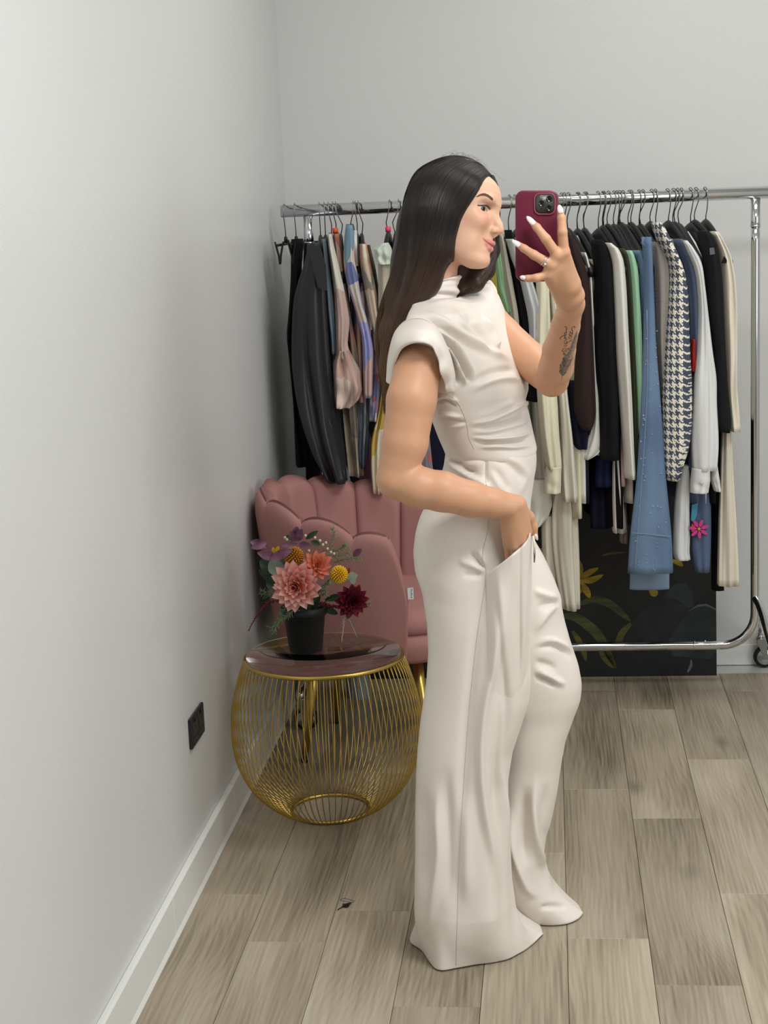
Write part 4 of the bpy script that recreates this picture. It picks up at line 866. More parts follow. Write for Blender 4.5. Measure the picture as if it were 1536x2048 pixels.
# ================================================================ the woman
YP = 3.34
def P(x, y, dy=0.0): return at(x, y, YP+dy)
def npv(v): return np.array([v.x, v.y, v.z])
_R, _U, _F, _C = npv(RT), npv(UP), npv(FW), npv(CAM)
def proj_np(V):
    v = V-_C; d = v@_F; return 768+F_PX*(v@_R)/d, 1024-F_PX*(v@_U)/d
class Field:
    """a signed distance grid, filled shape by shape and turned into a surface"""
    def __init__(s, lo, hi, h):
        s.lo = np.array(lo, float); s.h = h; s.n = np.ceil((np.array(hi)-s.lo)/h).astype(int)+1
        s.f = np.full(tuple(s.n), 0.08, np.float32)
    def sub(s, lo, hi):
        a = np.clip(np.floor((np.array(lo)-s.lo)/s.h).astype(int), 0, s.n); b = np.clip(np.ceil((np.array(hi)-s.lo)/s.h).astype(int)+1, 0, s.n)
        sl = tuple(slice(a[i], b[i]) for i in range(3))
        ax = [(s.lo[i]+s.h*np.arange(a[i], b[i])).astype(np.float32) for i in range(3)]
        return sl, np.meshgrid(*ax, indexing='ij')
    def put(s, sl, d, k, op='u'):
        A = s.f[sl]
        if A.size == 0: return
        if op == 'u':
            if k <= 0: s.f[sl] = np.minimum(A, d)
            else:
                hh = np.clip(0.5+0.5*(A-d)/k, 0, 1); s.f[sl] = A*(1-hh)+d*hh-k*hh*(1-hh)
        else:                                   # subtract
            hh = np.clip(0.5-0.5*(-d-A)/-k*-1, 0, 1) if False else np.clip(0.5+0.5*(A+d)/k, 0, 1)
            s.f[sl] = np.where(True, (-d)*(1-hh)+A*hh+k*hh*(1-hh), 0) if k > 0 else np.maximum(A, -d)
    def capsule(s, a, b, ra, rb, k=0.012, op='u'):
        a = np.array(a, float); b = np.array(b, float); m = max(ra, rb)+k+0.012
        sl, (X, Y, Z) = s.sub(np.minimum(a, b)-m, np.maximum(a, b)+m)
        d = b-a; L = max(d@d, 1e-12); t = np.clip(((X-a[0])*d[0]+(Y-a[1])*d[1]+(Z-a[2])*d[2])/L, 0, 1)
        dist = np.sqrt((X-a[0]-t*d[0])**2+(Y-a[1]-t*d[1])**2+(Z-a[2]-t*d[2])**2)-(ra+(rb-ra)*t)
        s.put(sl, dist, k, op)
    def chain(s, pts, rs, k=0.012):
        for i in range(len(pts)-1): s.capsule(pts[i], pts[i+1], rs[i], rs[i+1], k)
    def ellipsoid(s, c, r, k=0.01, op='u', axes=None):
        c = np.array(c, float); r = np.array(r, float); m = r.max()+k+0.01
        sl, (X, Y, Z) = s.sub(c-m, c+m); Q = [X-c[0], Y-c[1], Z-c[2]]
        if axes is not None: Q = [Q[0]*ax[0]+Q[1]*ax[1]+Q[2]*ax[2] for ax in axes]
        k0 = np.sqrt(sum((q/rr)**2 for q, rr in zip(Q, r)))+1e-9; k1 = np.sqrt(sum((q/(rr*rr))**2 for q, rr in zip(Q, r)))+1e-9
        s.put(sl, k0*(k0-1)/k1, k, op)
    def surface(s):
        f = s.f; S = f < 0; nx, ny, nz = f.shape
        c = np.zeros((nx-1, ny-1, nz-1), np.int8)
        for i in (0, 1):
            for j in (0, 1):
                for k in (0, 1): c += S[i:nx-1+i, j:ny-1+j, k:nz-1+k]
        act = (c > 0) & (c < 8); idx = np.full(act.shape, -1, np.int64); I = np.argwhere(act); idx[act] = np.arange(len(I))
        acc = np.zeros((len(I), 3)); cnt = np.zeros(len(I))
        for ax in range(3):
            o = [q for q in range(3) if q != ax]
            for p in (0, 1):
                for q in (0, 1):
                    off = np.zeros(3, int); off[o[0]] = p; off[o[1]] = q; A = I+off; B = A.copy(); B[:, ax] += 1
                    fa = f[A[:, 0], A[:, 1], A[:, 2]]; fb = f[B[:, 0], B[:, 1], B[:, 2]]; m = (fa < 0) != (fb < 0)
                    t = fa[m]/(fa[m]-fb[m]); pt = A[m].astype(float); pt[:, ax] += t; acc[m] += pt; cnt[m] += 1
        V = s.lo+s.h*(acc/cnt[:, None]); Fq = []
        for ax in range(3):
            o = [(ax+1) % 3, (ax+2) % 3]; sl0 = [slice(None)]*3; sl1 = [slice(None)]*3; sl0[ax] = slice(0, -1); sl1[ax] = slice(1, None)
            D = S[tuple(sl0)] != S[tuple(sl1)]; E = np.argwhere(D)
            E = E[(E[:, o[0]] > 0) & (E[:, o[1]] > 0) & (E[:, o[0]] < f.shape[o[0]]-1) & (E[:, o[1]] < f.shape[o[1]]-1)]
            inside = S[E[:, 0], E[:, 1], E[:, 2]]
            def cell(p, q):
                e = E.copy(); e[:, o[0]] -= p; e[:, o[1]] -= q; return idx[e[:, 0], e[:, 1], e[:, 2]]
            q = np.stack([cell(1, 1), cell(0, 1), cell(0, 0), cell(1, 0)], 1); q[~inside] = q[~inside][:, ::-1]; Fq.append(q)
        Fq = np.concatenate(Fq); return V, Fq
def np_mesh(name, V, Fq, mats_):
    me = bpy.data.meshes.new(name); n = len(V); m = len(Fq)
    me.vertices.add(n); me.vertices.foreach_set('co', np.asarray(V, np.float32).ravel())
    k = Fq.shape[1]; me.loops.add(m*k); me.loops.foreach_set('vertex_index', Fq.astype(np.int32).ravel())
    me.polygons.add(m); me.polygons.foreach_set('loop_start', np.arange(0, m*k, k, dtype=np.int32)); me.polygons.foreach_set('loop_total', np.full(m, k, np.int32))
    me.polygons.foreach_set('use_smooth', np.ones(m, bool)); me.update(calc_edges=True); me.validate()
    for x in mats_: me.materials.append(x)
    return me
# ---------------------------------------------------------------- materials of the woman
def skin_mat():
    m = mat('skin', (226, 184, 158), 0.45, spec=0.4, sss=0.12); nt = m.node_tree; N = nt.nodes; L = nt.links; b = N['Principled BSDF']
    at_ = N.new('ShaderNodeAttribute'); at_.attribute_name = 'tint'; L.new(at_.outputs['Color'], b.inputs['Base Color'])
    t = N.new('ShaderNodeTexCoord'); n = N.new('ShaderNodeTexNoise'); n.inputs['Scale'].default_value = 900; L.new(t.outputs['Object'], n.inputs['Vector'])
    bp = N.new('ShaderNodeBump'); bp.inputs['Strength'].default_value = 0.05; bp.inputs['Distance'].default_value = 0.001; L.new(n.outputs['Fac'], bp.inputs['Height']); L.new(bp.outputs[0], b.inputs['Normal'])
    return m
SKIN = skin_mat()
SUIT = mat('ivory_fabric', (229, 221, 212), 0.38, spec=0.35, sheen=0.25, bump=(1500, 0.08, (1, 1, 1)))
HAIR = mat('dark_brown_hair', (38, 27, 23), 0.42, spec=0.4)
_a = HAIR.node_tree.nodes.new('ShaderNodeAttribute'); _a.attribute_name = 'tint'; HAIR.node_tree.links.new(_a.outputs['Color'], HAIR.node_tree.nodes['Principled BSDF'].inputs['Base Color'])
NAIL = mat('white_nail', (244, 232, 232), 0.18, coat=0.5)
base = Vector((-0.16, YP, 0))
person = thing('person', 'woman in an ivory draped jumpsuit taking a mirror selfie, one hand in her pocket', 'person', base)
SKc = np.array(lin((224, 180, 152))); 
# ---------------------------------------------------------------- head, in its own axes (forward, near side, up)
def head_axes(yw, pt, rl):
    yw, pt, rl = np.radians([yw, pt, rl]); f = np.array([np.cos(yw)*np.cos(pt), -np.sin(yw)*np.cos(pt), -np.sin(pt)]); s = np.array([-np.sin(yw), -np.cos(yw), 0]); u = np.cross(s, f)
    if u[2] < 0: u = -u
    return f, np.cos(rl)*s+np.sin(rl)*u, np.cos(rl)*u-np.sin(rl)*s
HF, HS, HU = head_axes(15, 8, 10); HC = npv(P(918, 432))
def hloc(x, y, side=0.0):
    d = npv(ray(x, y)); t = ((HC-_C)@HS+side)/(d@HS); p = _C+d*t-HC; return np.array([p@HF, side, p@HU])
def hworld(q): q = np.asarray(q, float); return HC+q[..., :1]*HF+q[..., 1:2]*HS+q[..., 2:3]*HU
def w2h(v): v = npv(v)-HC; return np.array([v@HF, v@HS, v@HU])
hb = np.array([-101, -99, -97, -92, -85.5, -78, -70, -60, -52, -45, -36, -20, 0, 12, 20, 28, 40, 52, 66, 75, 85, 95, 101, 105])*1e-3
hA = np.array([40, 46, 57, 69.5, 75, 76.3, 74.6, 76.2, 76.5, 76.5, 76, 75, 75.5, 78, 80.5, 82, 80, 77, 70.5, 62, 48, 22, 0, -18])*1e-3
hB = np.array([36, 34, 28, 16, 2, -12, -26, -44, -58, -68, -78, -91, -99, -101, -102, -102, -100, -96, -88, -82, -72, -56, -42, -24])*1e-3
hW = np.array([3, 9, 17, 29, 39, 46, 51, 56, 59, 61.5, 64, 68, 71, 72, 72, 72, 71.5, 70, 65, 60, 52, 38, 24, 5])*1e-3
h0 = np.array([38, 38, 38, 34, 28, 22, 16, 8, 2, -3, -7, -10, -12, -12, -12, -12, -12, -13, -14, -15, -16, -18, -20, -21])*1e-3
hN = np.array([2, 2, 2, 1.95, 1.85, 1.75, 1.66, 1.56, 1.5, 1.5, 1.55, 1.72, 1.88, 1.86, 1.86, 1.88, 2.0, 2.08, 2.08, 2, 2, 2, 2, 2])
def head_base(X, Y, Z, grow=0.0):
    A = np.interp(Z, hb, hA); B = np.interp(Z, hb, hB); W_ = np.interp(Z, hb, hW); a0 = np.interp(Z, hb, h0); n = np.interp(Z, hb, hN)
    x = X-a0; Lx = np.where(x > 0, A-a0, a0-B)+1e-4
    rho = ((np.abs(x)/Lx)**n+(np.abs(Y)/(W_+1e-4))**n)**(1/n)
    d = (rho-1)*np.minimum(Lx, W_)
    over = np.maximum(Z-0.105, 0)+np.maximum(-0.101-Z, 0)
    return np.where(over > 0, np.maximum(d, 0)+over+0.001, d)-grow
def make_head():
    F_ = Field((-0.125, -0.09, -0.20), (0.108, 0.09, 0.118), 0.0014)
    sl, (X, Y, Z) = F_.sub(F_.lo, F_.lo+F_.h*(F_.n-1)); F_.put(sl, head_base(X, Y, Z), 0)
    mm = 1e-3
    neck0 = w2h(P(872, 500, 0.0)); neck1 = w2h(P(862, 640, 0.01)); F_.capsule(neck0, neck1, 0.046, 0.047, 0.02)
    for sg in (1, -1):
        F_.capsule(np.array((55, sg*6, -85))*mm, np.array((2, sg*36, -66))*mm, 0.011, 0.016, 0.016)
    for sg in (1, -1):                                   # cheek, socket, lids
        F_.ellipsoid((0.050, sg*0.037, -0.008), (0.021, 0.020, 0.020), 0.016)
        F_.ellipsoid((0.036, sg*0.036, -0.045), (0.018, 0.015, 0.020), 0.022)
        F_.ellipsoid((0.0775, sg*0.030, 0.0165), (0.0150, 0.0165, 0.0120), 0.009, 's')
        F_.ellipsoid((0.066, sg*0.050, 0.0165), (0.012, 0.010, 0.010), 0.010, 's')
        F_.ellipsoid((0.0635, sg*0.027, 0.0365), (0.008, 0.018, 0.0050), 0.012)
    pts = [(72.6, 0, 16), (77, 0, 1), (84, 0, -9.5), (88.2, 0, -18)]; rs = [5.8, 6.4, 7.0, 7.6]
    F_.chain([np.array(p)*mm for p in pts], [r*mm for r in rs], 0.008)
    F_.capsule(np.array((86.5, 0, -21))*mm, np.array((78, 0, -31))*mm, 0.0052, 0.0045, 0.004)
    for sg in (1, -1):
        F_.ellipsoid(np.array((78.5, sg*10.2, -21.5))*mm, np.array((8.2, 5.6, 6.6))*mm, 0.005)
        F_.ellipsoid(np.array((82.6, sg*9.0, -28.6))*mm, np.array((5.4, 5.0, 3.6))*mm, 0.0015, 's')
    for sg in (1, -1):                                   # lips
        up = [(60.0, 25.5, -40.6), (67.5, 18, -43.8), (74.0, 10, -46.2), (77.4, 4, -45.8), (78.0, 0, -46.6)]; ru = [1.2, 2.8, 4.0, 4.4, 4.2]
        lo_ = [(60.0, 25, -42.0), (67.0, 17, -49.6), (72.8, 9, -56.0), (75.6, 0, -58.0)]; rl_ = [1.0, 3.4, 4.8, 5.2]
        for pts_, rr in ((up, ru), (lo_, rl_)):
            T = [np.array((p[0], sg*p[1], p[2]))*mm for p in pts_]
            for i in range(len(T)-1): F_.capsule(T[i], T[i+1], rr[i]*mm, rr[i+1]*mm, 0.0025)
    for sg in (1, -1):                                   # eyelids: a ball with an almond opening
        ec = np.array((47.6, sg*31, 15.2))*mm; F_.ellipsoid(ec, np.array((15.5, 15.5, 15.0))*mm, 0.004)
        ax1 = np.array((-0.40, sg*0.90, 0.17)); ax1 /= np.linalg.norm(ax1); ax3 = np.array((0.85, sg*0.45, 0.0)); ax3 -= ax1*(ax3@ax1); ax3 /= np.linalg.norm(ax3); ax2 = np.cross(ax3, ax1)
        F_.ellipsoid(np.array((65.0, sg*35.5, 13.7))*mm, np.array((14.2, 4.5, 15.0))*mm, 0.0012, 's', (ax1, ax2, ax3))
    V, Fq = F_.surface()
    # soften the underside of the jaw
    E_ = np.concatenate([Fq[:, [0, 1]], Fq[:, [1, 2]], Fq[:, [2, 3]], Fq[:, [3, 0]]]); deg = np.bincount(E_.ravel(), minlength=len(V))[:, None]
    mk = (1/(1+np.exp((V[:, 2]+.072)/.005)))*(1/(1+np.exp((V[:, 0]-.066)/.003)))*.9
    for _ in range(40):
        A_ = np.zeros_like(V); np.add.at(A_, E_[:, 0], V[E_[:, 1]]); np.add.at(A_, E_[:, 1], V[E_[:, 0]]); V = V+(A_/np.maximum(deg, 1)-V)*mk[:, None]
    return V, Fq
hV, hFq = make_head()
hW_ = hworld(hV)
def head_tint(V):
    C = np.tile(SKc, (len(V), 1)); a, s_, b_ = V[:, 0]*1e3, np.abs(V[:, 1])*1e3, V[:, 2]*1e3
    def blend(mask, col): C[:] = C*(1-mask[:, None])+np.array(lin(col))*mask[:, None]
    g = lambda x, c, w: np.exp(-((x-c)/w)**2)
    blend(0.45*g(s_, 42, 16)*g(b_, -8, 16)*(a > 25), (214, 138, 120))                   # blush
    blend(0.35*g(s_, 0, 9)*g(b_, -18, 9)*(a > 80), (216, 150, 134))
    mid = np.interp(s_, [0, 4, 10, 19, 25.5], [-52, -51.5, -50.5, -46, -41]); top = np.interp(s_, [0, 4, 10, 19, 26], [-40.8, -39.6, -40.4, -40.0, -39.0]); bot = np.interp(s_, [0, 9, 18, 25.5], [-65, -62.5, -53.5, -42.5])
    lip = (1/(1+np.exp(-(top-b_)/0.7)))*(1/(1+np.exp(-(b_-bot)/0.7)))*(a > 56)*(1/(1+np.exp((s_-25.5)/0.8)))
    blend(0.9*lip, (204, 128, 122)); blend(0.8*lip*g(b_, mid, 1.2), (120, 52, 54))
    eye = g(s_, 33, 15)*g(b_, 21.5, 6.5)*(a > 40); blend(0.55*eye, (150, 116, 116))
    lash = ((a-47.6)**2+(s_-31)**2+(b_-15.2)**2 < 15.0**2)*(a > 48); blend(0.85*lash.astype(float), (58, 40, 38))
    return C
hT = head_tint(hV)
# ---------------------------------------------------------------- arms and hands
def arm_near():
    pts = [(848, 700, -.110), (836, 735, -.150), (823, 800, -.180), (810, 885, -.190), (792, 958, -.195)]; rs = [.038, .0455, .0475, .0440, .037]
    fo = [(792, 958, -.195), (838, 975, -.200), (885, 983, -.200), (940, 998, -.190), (985, 1006, -.180), (1016, 1012, -.170)]; rf = [.037, .0395, .0385, .034, .029, .0255]
    A = [npv(P(*p)) for p in pts]; B = [npv(P(*p)) for p in fo]
    allp = np.array(A+B+[npv(P(1075, 1160, -.15))]); F_ = Field(allp.min(0)-0.065, allp.max(0)+0.065, 0.0019)
    F_.chain(A, rs, 0.008); F_.chain(B, rf, 0.008)
    wr = [(1012, 1020), (1020, 1012), (1030, 1008), (1038, 1008)]
    kn = [(1017, 1090, -.148), (1031, 1093, -.157), (1044, 1083, -.156), (1053, 1064, -.148)]
    fi = [[(1017, 1090, -.148), (1019, 1122, -.140), (1019, 1150, -.130)], [(1031, 1093, -.157), (1036, 1128, -.147), (1037, 1165, -.135)], [(1044, 1083, -.156), (1045, 1118, -.140), (1043, 1150, -.126)], [(1053, 1064, -.148), (1051, 1094, -.130), (1047, 1122, -.118)]]
    for (wx, wy), k in zip(wr, kn): F_.capsule(npv(P(wx, wy, -.168)), npv(P(*k)), .0155, .0112, 0.008)
    F_.capsule(npv(P(1026, 1030, -.163)), npv(P(1040, 1072, -.150)), .018, .014, 0.01)
    for j, q in enumerate(fi):
        r0 = (.0088, .0092, .0092, .0088)[j]
        T = [npv(P(*p)) for p in q]; F_.capsule(T[0], T[1], r0*1.08, r0, 0.003); F_.capsule(T[1], T[2], r0, r0*.85, 0.003)
    th = [(1040, 1016, -.150), (1058, 1034, -.132), (1066, 1054, -.124), (1070, 1072, -.122)]
    T = [npv(P(*p)) for p in th]; rr = [.014, .0102, .0086, .0062]
    F_.chain(T, rr, 0.006)
    return F_.surface()
def arm_far():
    pts = [(958, 612, .130), (1004, 672, .095), (1060, 722, .035), (1104, 760, -.030)]; rs = [.034, .040, .038, .0325]
    fo = [(1104, 760, -.030), (1112, 735, -.070), (1118, 700, -.115), (1131, 652, -.175), (1142, 608, -.225)]; rf = [.0325, .0335, .0315, .0268, .0235]
    A = [npv(P(*p)) for p in pts]; B = [npv(P(*p)) for p in fo]
    allp = np.array(A+B+[npv(P(1020, 405, -.33)), npv(P(1150, 420, -.34))]); F_ = Field(allp.min(0)-0.05, allp.max(0)+0.05, 0.0017)
    F_.chain(A, rs, 0.006); F_.chain(B, rf, 0.006)
    zf = -.3235
    mcp = [(1128, 504, zf-.004), (1114, 510, zf-.008), (1102, 530, zf-.007), (1096, 549, zf-.002)]
    wr = [(1150, 590, -.262), (1143, 592, -.264), (1136, 596, -.262), (1129, 600, -.258)]
    for w_, k in zip(wr, mcp): F_.capsule(npv(P(*w_)), npv(P(*k)), .0165, .0108, 0.010)
    F_.capsule(npv(P(1142, 608, -.225)), npv(P(1140, 592, -.258)), .0235, .0225, 0.012)
    F_.capsule(npv(P(1136, 570, -.285)), npv(P(1118, 535, -.312)), .021, .015, 0.01)
    fg = [[(1128, 504, zf-.004), (1125, 464, zf-.012), (1123, 436, zf-.008), (1120, 420, zf-.004)],
          [(1114, 510, zf-.008), (1092, 478, zf-.018), (1074, 455, zf-.010), (1063, 443, zf-.002)],
          [(1102, 530, zf-.007), (1068, 510, zf-.017), (1048, 497, zf-.009), (1034, 487, zf-.002)],
          [(1096, 549, zf-.002), (1072, 556, zf-.010), (1056, 557, zf-.006), (1045, 555, zf-.002)]]
    fr = [(.0098, .0084, .0072, .0052), (.0098, .0086, .0072, .0052), (.0094, .0082, .0070, .0050), (.0084, .0072, .0062, .0045)]
    for q, r in zip(fg, fr): F_.chain([npv(P(*p)) for p in q], r, 0.003)
    for k in range(3):                                   # webbing between the fingers
        F_.capsule(npv(P(*mcp[k])), npv(P(*mcp[k+1])), .0085, .0085, 0.006)
    th = [(1134, 580, -.262), (1116, 556, -.262), (1100, 530, -.272), (1088, 505, -.281)]
    F_.chain([npv(P(*p)) for p in th], [.0165, .0125, .0105, .007], 0.008)
    return F_.surface()
def hidden_body():
    F_ = Field(npv(P(760, 2000, -.2))-0.15, npv(P(1200, 560, .25))+np.array((0.1, 0.1, 0.1)), 0.007)
    Q = lambda *p: npv(P(*p))
    F_.chain([Q(868, 640, 0), Q(905, 700, 0), Q(945, 780, 0), Q(965, 880, 0), Q(955, 1000, 0), Q(948, 1090, 0)], [.04, .065, .066, .058, .07, .08], .03)
    F_.chain([Q(945, 1100, -.05), Q(945, 1380, -.07), Q(925, 1700, -.07), Q(925, 1800, -.07)], [.065, .045, .03, .028], .03)
    F_.chain([Q(960, 1100, .06), Q(1080, 1350, .09), Q(1050, 1600, .10), Q(1045, 1740, .105)], [.065, .045, .03, .026], .03)
    return F_.surface()
parts = [(hW_, hFq, hT)]
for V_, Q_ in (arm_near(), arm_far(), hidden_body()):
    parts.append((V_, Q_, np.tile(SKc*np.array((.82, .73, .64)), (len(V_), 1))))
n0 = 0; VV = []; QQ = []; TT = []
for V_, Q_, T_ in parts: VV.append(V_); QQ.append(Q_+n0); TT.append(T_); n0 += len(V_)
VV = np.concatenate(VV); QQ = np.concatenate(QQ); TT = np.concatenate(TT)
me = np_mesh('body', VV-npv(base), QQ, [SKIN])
ca = me.color_attributes.new('tint', 'FLOAT_COLOR', 'POINT'); ca.data.foreach_set('color', np.concatenate([TT, np.ones((len(TT), 1))], 1).astype(np.float32).ravel())
body = place('body', me, person); body['_base'] = list(base)
BV_BODY = BVHTree.FromPolygons([tuple(v) for v in VV], [tuple(int(i) for i in q) for q in QQ])
def drape(bvh, pts, lift=0.0006, step=3.0):
    """lay a traced line onto a surface; returns points just above it and their normals"""
    out = []; nn = []; dense = []
    for i in range(len(pts)-1):
        a, b = np.array(pts[i][:2], float), np.array(pts[i+1][:2], float); n = max(1, int(np.linalg.norm(b-a)/step)); dense += [a+(b-a)*k/n for k in range(n)]
    dense.append(np.array(pts[-1][:2], float))
    for x, y in dense:
        d = ray(x, y).normalized(); h = bvh.ray_cast(CAM, d)
        if h[0] is None: continue
        n = h[1] if h[1].dot(d) < 0 else -h[1]
        out.append(h[0]+n*lift); nn.append(n)
    return out, nn
def sm2(pts, per=6):
    return [(v.x, v.y) for v in smooth_path([Vector((x, y, 0)) for x, y in pts], per)]
# ---------------------------------------------------------------- eyes, brows, nails, rings, stud, tattoo
def eyeball(sg):
    c = hworld(np.array((47.9, sg*31, 15.0))*1e-3); g = HF*0.80+HU*-0.02+HS*0.52; g /= np.linalg.norm(g); g = Vector(g)
    rot = g.to_track_quat('Z', 'Y').to_matrix(); R = 0.0147; rings = []; mi = []
    angs = [0.001, 0.09, 0.16, 0.17, 0.3, 0.40, 0.415, 0.7, 1.0, 1.4, 1.9, 2.5, 3.14]
    for a in angs: rings.append([Vector(c)+rot @ Vector((R*math.sin(a)*math.cos(b), R*math.sin(a)*math.sin(b), R*math.cos(a)*(1.012 if a < .41 else 1))) for b in np.linspace(0, 2*math.pi, 28, endpoint=False)])
    V, Fc = loft(rings, False); o = obj('eye', V, Fc, [mat('eye_white', (232, 226, 222), 0.15), mat('iris_brown', (46, 28, 20), 0.1, coat=0.6), mat('pupil', (6, 5, 5), 0.08)], person)
    mi = [(2 if i < 2 else 1 if i < 6 else 0) for i in range(len(angs)-1) for _ in range(28)]; o.data.polygons.foreach_set('material_index', mi)
for sg in (1, -1): eyeball(sg)
BROW = mat('brow_hair', (104, 78, 64), 0.7)
def brow():
    mb = MB(); top = sm2([(956.5, 391.5), (964, 388), (972.5, 387.5), (980, 392), (987, 398)]); bot = sm2([(956, 393.5), (964, 391.5), (972, 392.5), (980, 397.5), (986, 403)])
    for k in range(320):
        u = random.random(); i = u*(len(top)-1); a = np.array(top[int(i)]); b = np.array(bot[int(min(i, len(bot)-1))]); p = a+(b-a)*random.random()
        d = np.array((-4.0, -1.2+2.6*(1-u)-2.2*u))*random.uniform(.6, 1)
        pt, nn = drape(BV_BODY, [p, p+d*.5+np.array((0, -.4)), p+d], 0.0004, 1.5)
        if len(pt) > 1: mb.add(tube(pt, [0.00019]*(len(pt)-1)+[0.00008], 4))
    mb.build('eyebrow', BROW, person)
brow()
LASH = mat('lash_black', (16, 12, 12), 0.5)
def lashes():
    mb = MB(); rim = sm2([(955.5, 410.5), (960, 411), (966, 410.5), (972, 411.3), (976.5, 414.5), (979.5, 419)])
    pt, nn = drape(BV_BODY, rim, 0.0005, 1.0)
    if len(pt) > 2: mb.add(tube(pt, [0.0009]*len(pt), 5))
    for i, (p, n) in enumerate(zip(pt, nn)):
        s = i/len(pt); d = Vector(HF)*(0.9*s-.5*(1-s)+.2)+Vector(HU)*0.22+Vector(HS)*.5
        for q in range(2): mb.add(tube([p, p+d*(.001+.0018*s), p+d*(.002+.004*s)+Vector((0, 0, .0008))], [.0003, .00022, .00008], 4))
    fe = hworld(np.array((66, -26, 15))*1e-3)
    for k in range(7): mb.add(tube([Vector(fe), Vector(fe)+Vector(HF)*0.009+Vector(HU)*(.001*k-.002)], [.0003, .0001], 4))
    mb.build('eyelashes', LASH, person)
lashes()
def nail(name, a, b, w_, dy0, dy1, lift):
    A, B = P(*a, dy0), P(*b, dy1); d = (B-A); n = (CAM-A).normalized(); s = d.cross(n).normalized(); n = s.cross(d).normalized()
    rings = []
    for t, ww, hh in ((0, .5, .2), (.12, .9, .8), (.4, 1, 1), (.7, .85, .8), (.9, .5, .5), (1, .12, .15)):
        c = A+d*t+n*lift; rings.append([c+s*(w_*ww*math.cos(q))+n*(0.0022*hh*math.sin(q)) for q in np.linspace(0, 2*math.pi, 14, endpoint=False)])
    obj('fingernail', *loft(rings), NAIL, person)
zf = -.3235
nail('n', (1122.3, 427), (1118, 409.5), .0052, zf-.012, zf-.010, .0010); nail('n', (1069.5, 449), (1053.5, 433), .0050, zf-.0135, zf-.004, .0012); nail('n', (1040, 492), (1024.5, 481), .0048, zf-.0125, zf-.004, .0012); nail('n', (1051, 556.5), (1040, 553.5), .0036, zf-.010, zf-.005, .0008)
nail('n', (1070, 1068), (1075, 1080), .0034, -.128, -.122, .0012)
SILV = mat('silver', (220, 220, 222), 0.12, 1.0)
for off in (0.0, 0.0045):
    a, b = npv(P(1102, 530, zf-.007)), npv(P(1068, 510, zf-.017)); ax = Vector(b-a).normalized(); c = Vector(a)+ax*(0.013+off); u_ = ax.orthogonal().normalized(); v_ = ax.cross(u_)
    R = 0.0098
    obj('finger_ring', *loft([[c+(u_*math.cos(q)+v_*math.sin(q))*(R+.0009*math.cos(w_))+ax*(.0009*math.sin(w_)) for w_ in np.linspace(0, 2*math.pi, 8, endpoint=False)] for q in np.linspace(0, 2*math.pi, 37)], False), SILV, person)
pt, nn = drape(BV_BODY, [(1090, 527.5), (1091, 528)], 0.0018)
if pt: obj('ring_stone', *tube([pt[0], pt[0]+nn[0]*.0018], [.0024, .0012], 8), mat('clear_stone', (240, 240, 245), .05, .3), person)
pt, nn = drape(BV_BODY, [(993, 459), (993.5, 459)], 0.0003)
if pt: obj('nose_stud', *tube([pt[0], pt[0]+nn[0]*.0008], [.0011, .0007], 8), SILV, person)
INK = mat('tattoo_ink', (62, 64, 66), 0.6); INK2 = mat('tattoo_grey', (118, 108, 100), 0.6)
def ink(mb, pts, r, mi=0):
    pt, nn = drape(BV_BODY, sm2(pts, 5), 0.0001, 1.2)
    if len(pt) < 2: return
    V = []; Fc = []
    for i, (p, n) in enumerate(zip(pt, nn)):
        t = (pt[min(i+1, len(pt)-1)]-pt[max(i-1, 0)]).normalized(); s = t.cross(n).normalized(); V += [p+s*r, p-s*r]
    for i in range(len(pt)-1): Fc.append((2*i, 2*i+1, 2*i+3, 2*i+2))
    mb.add((V, Fc), mi)
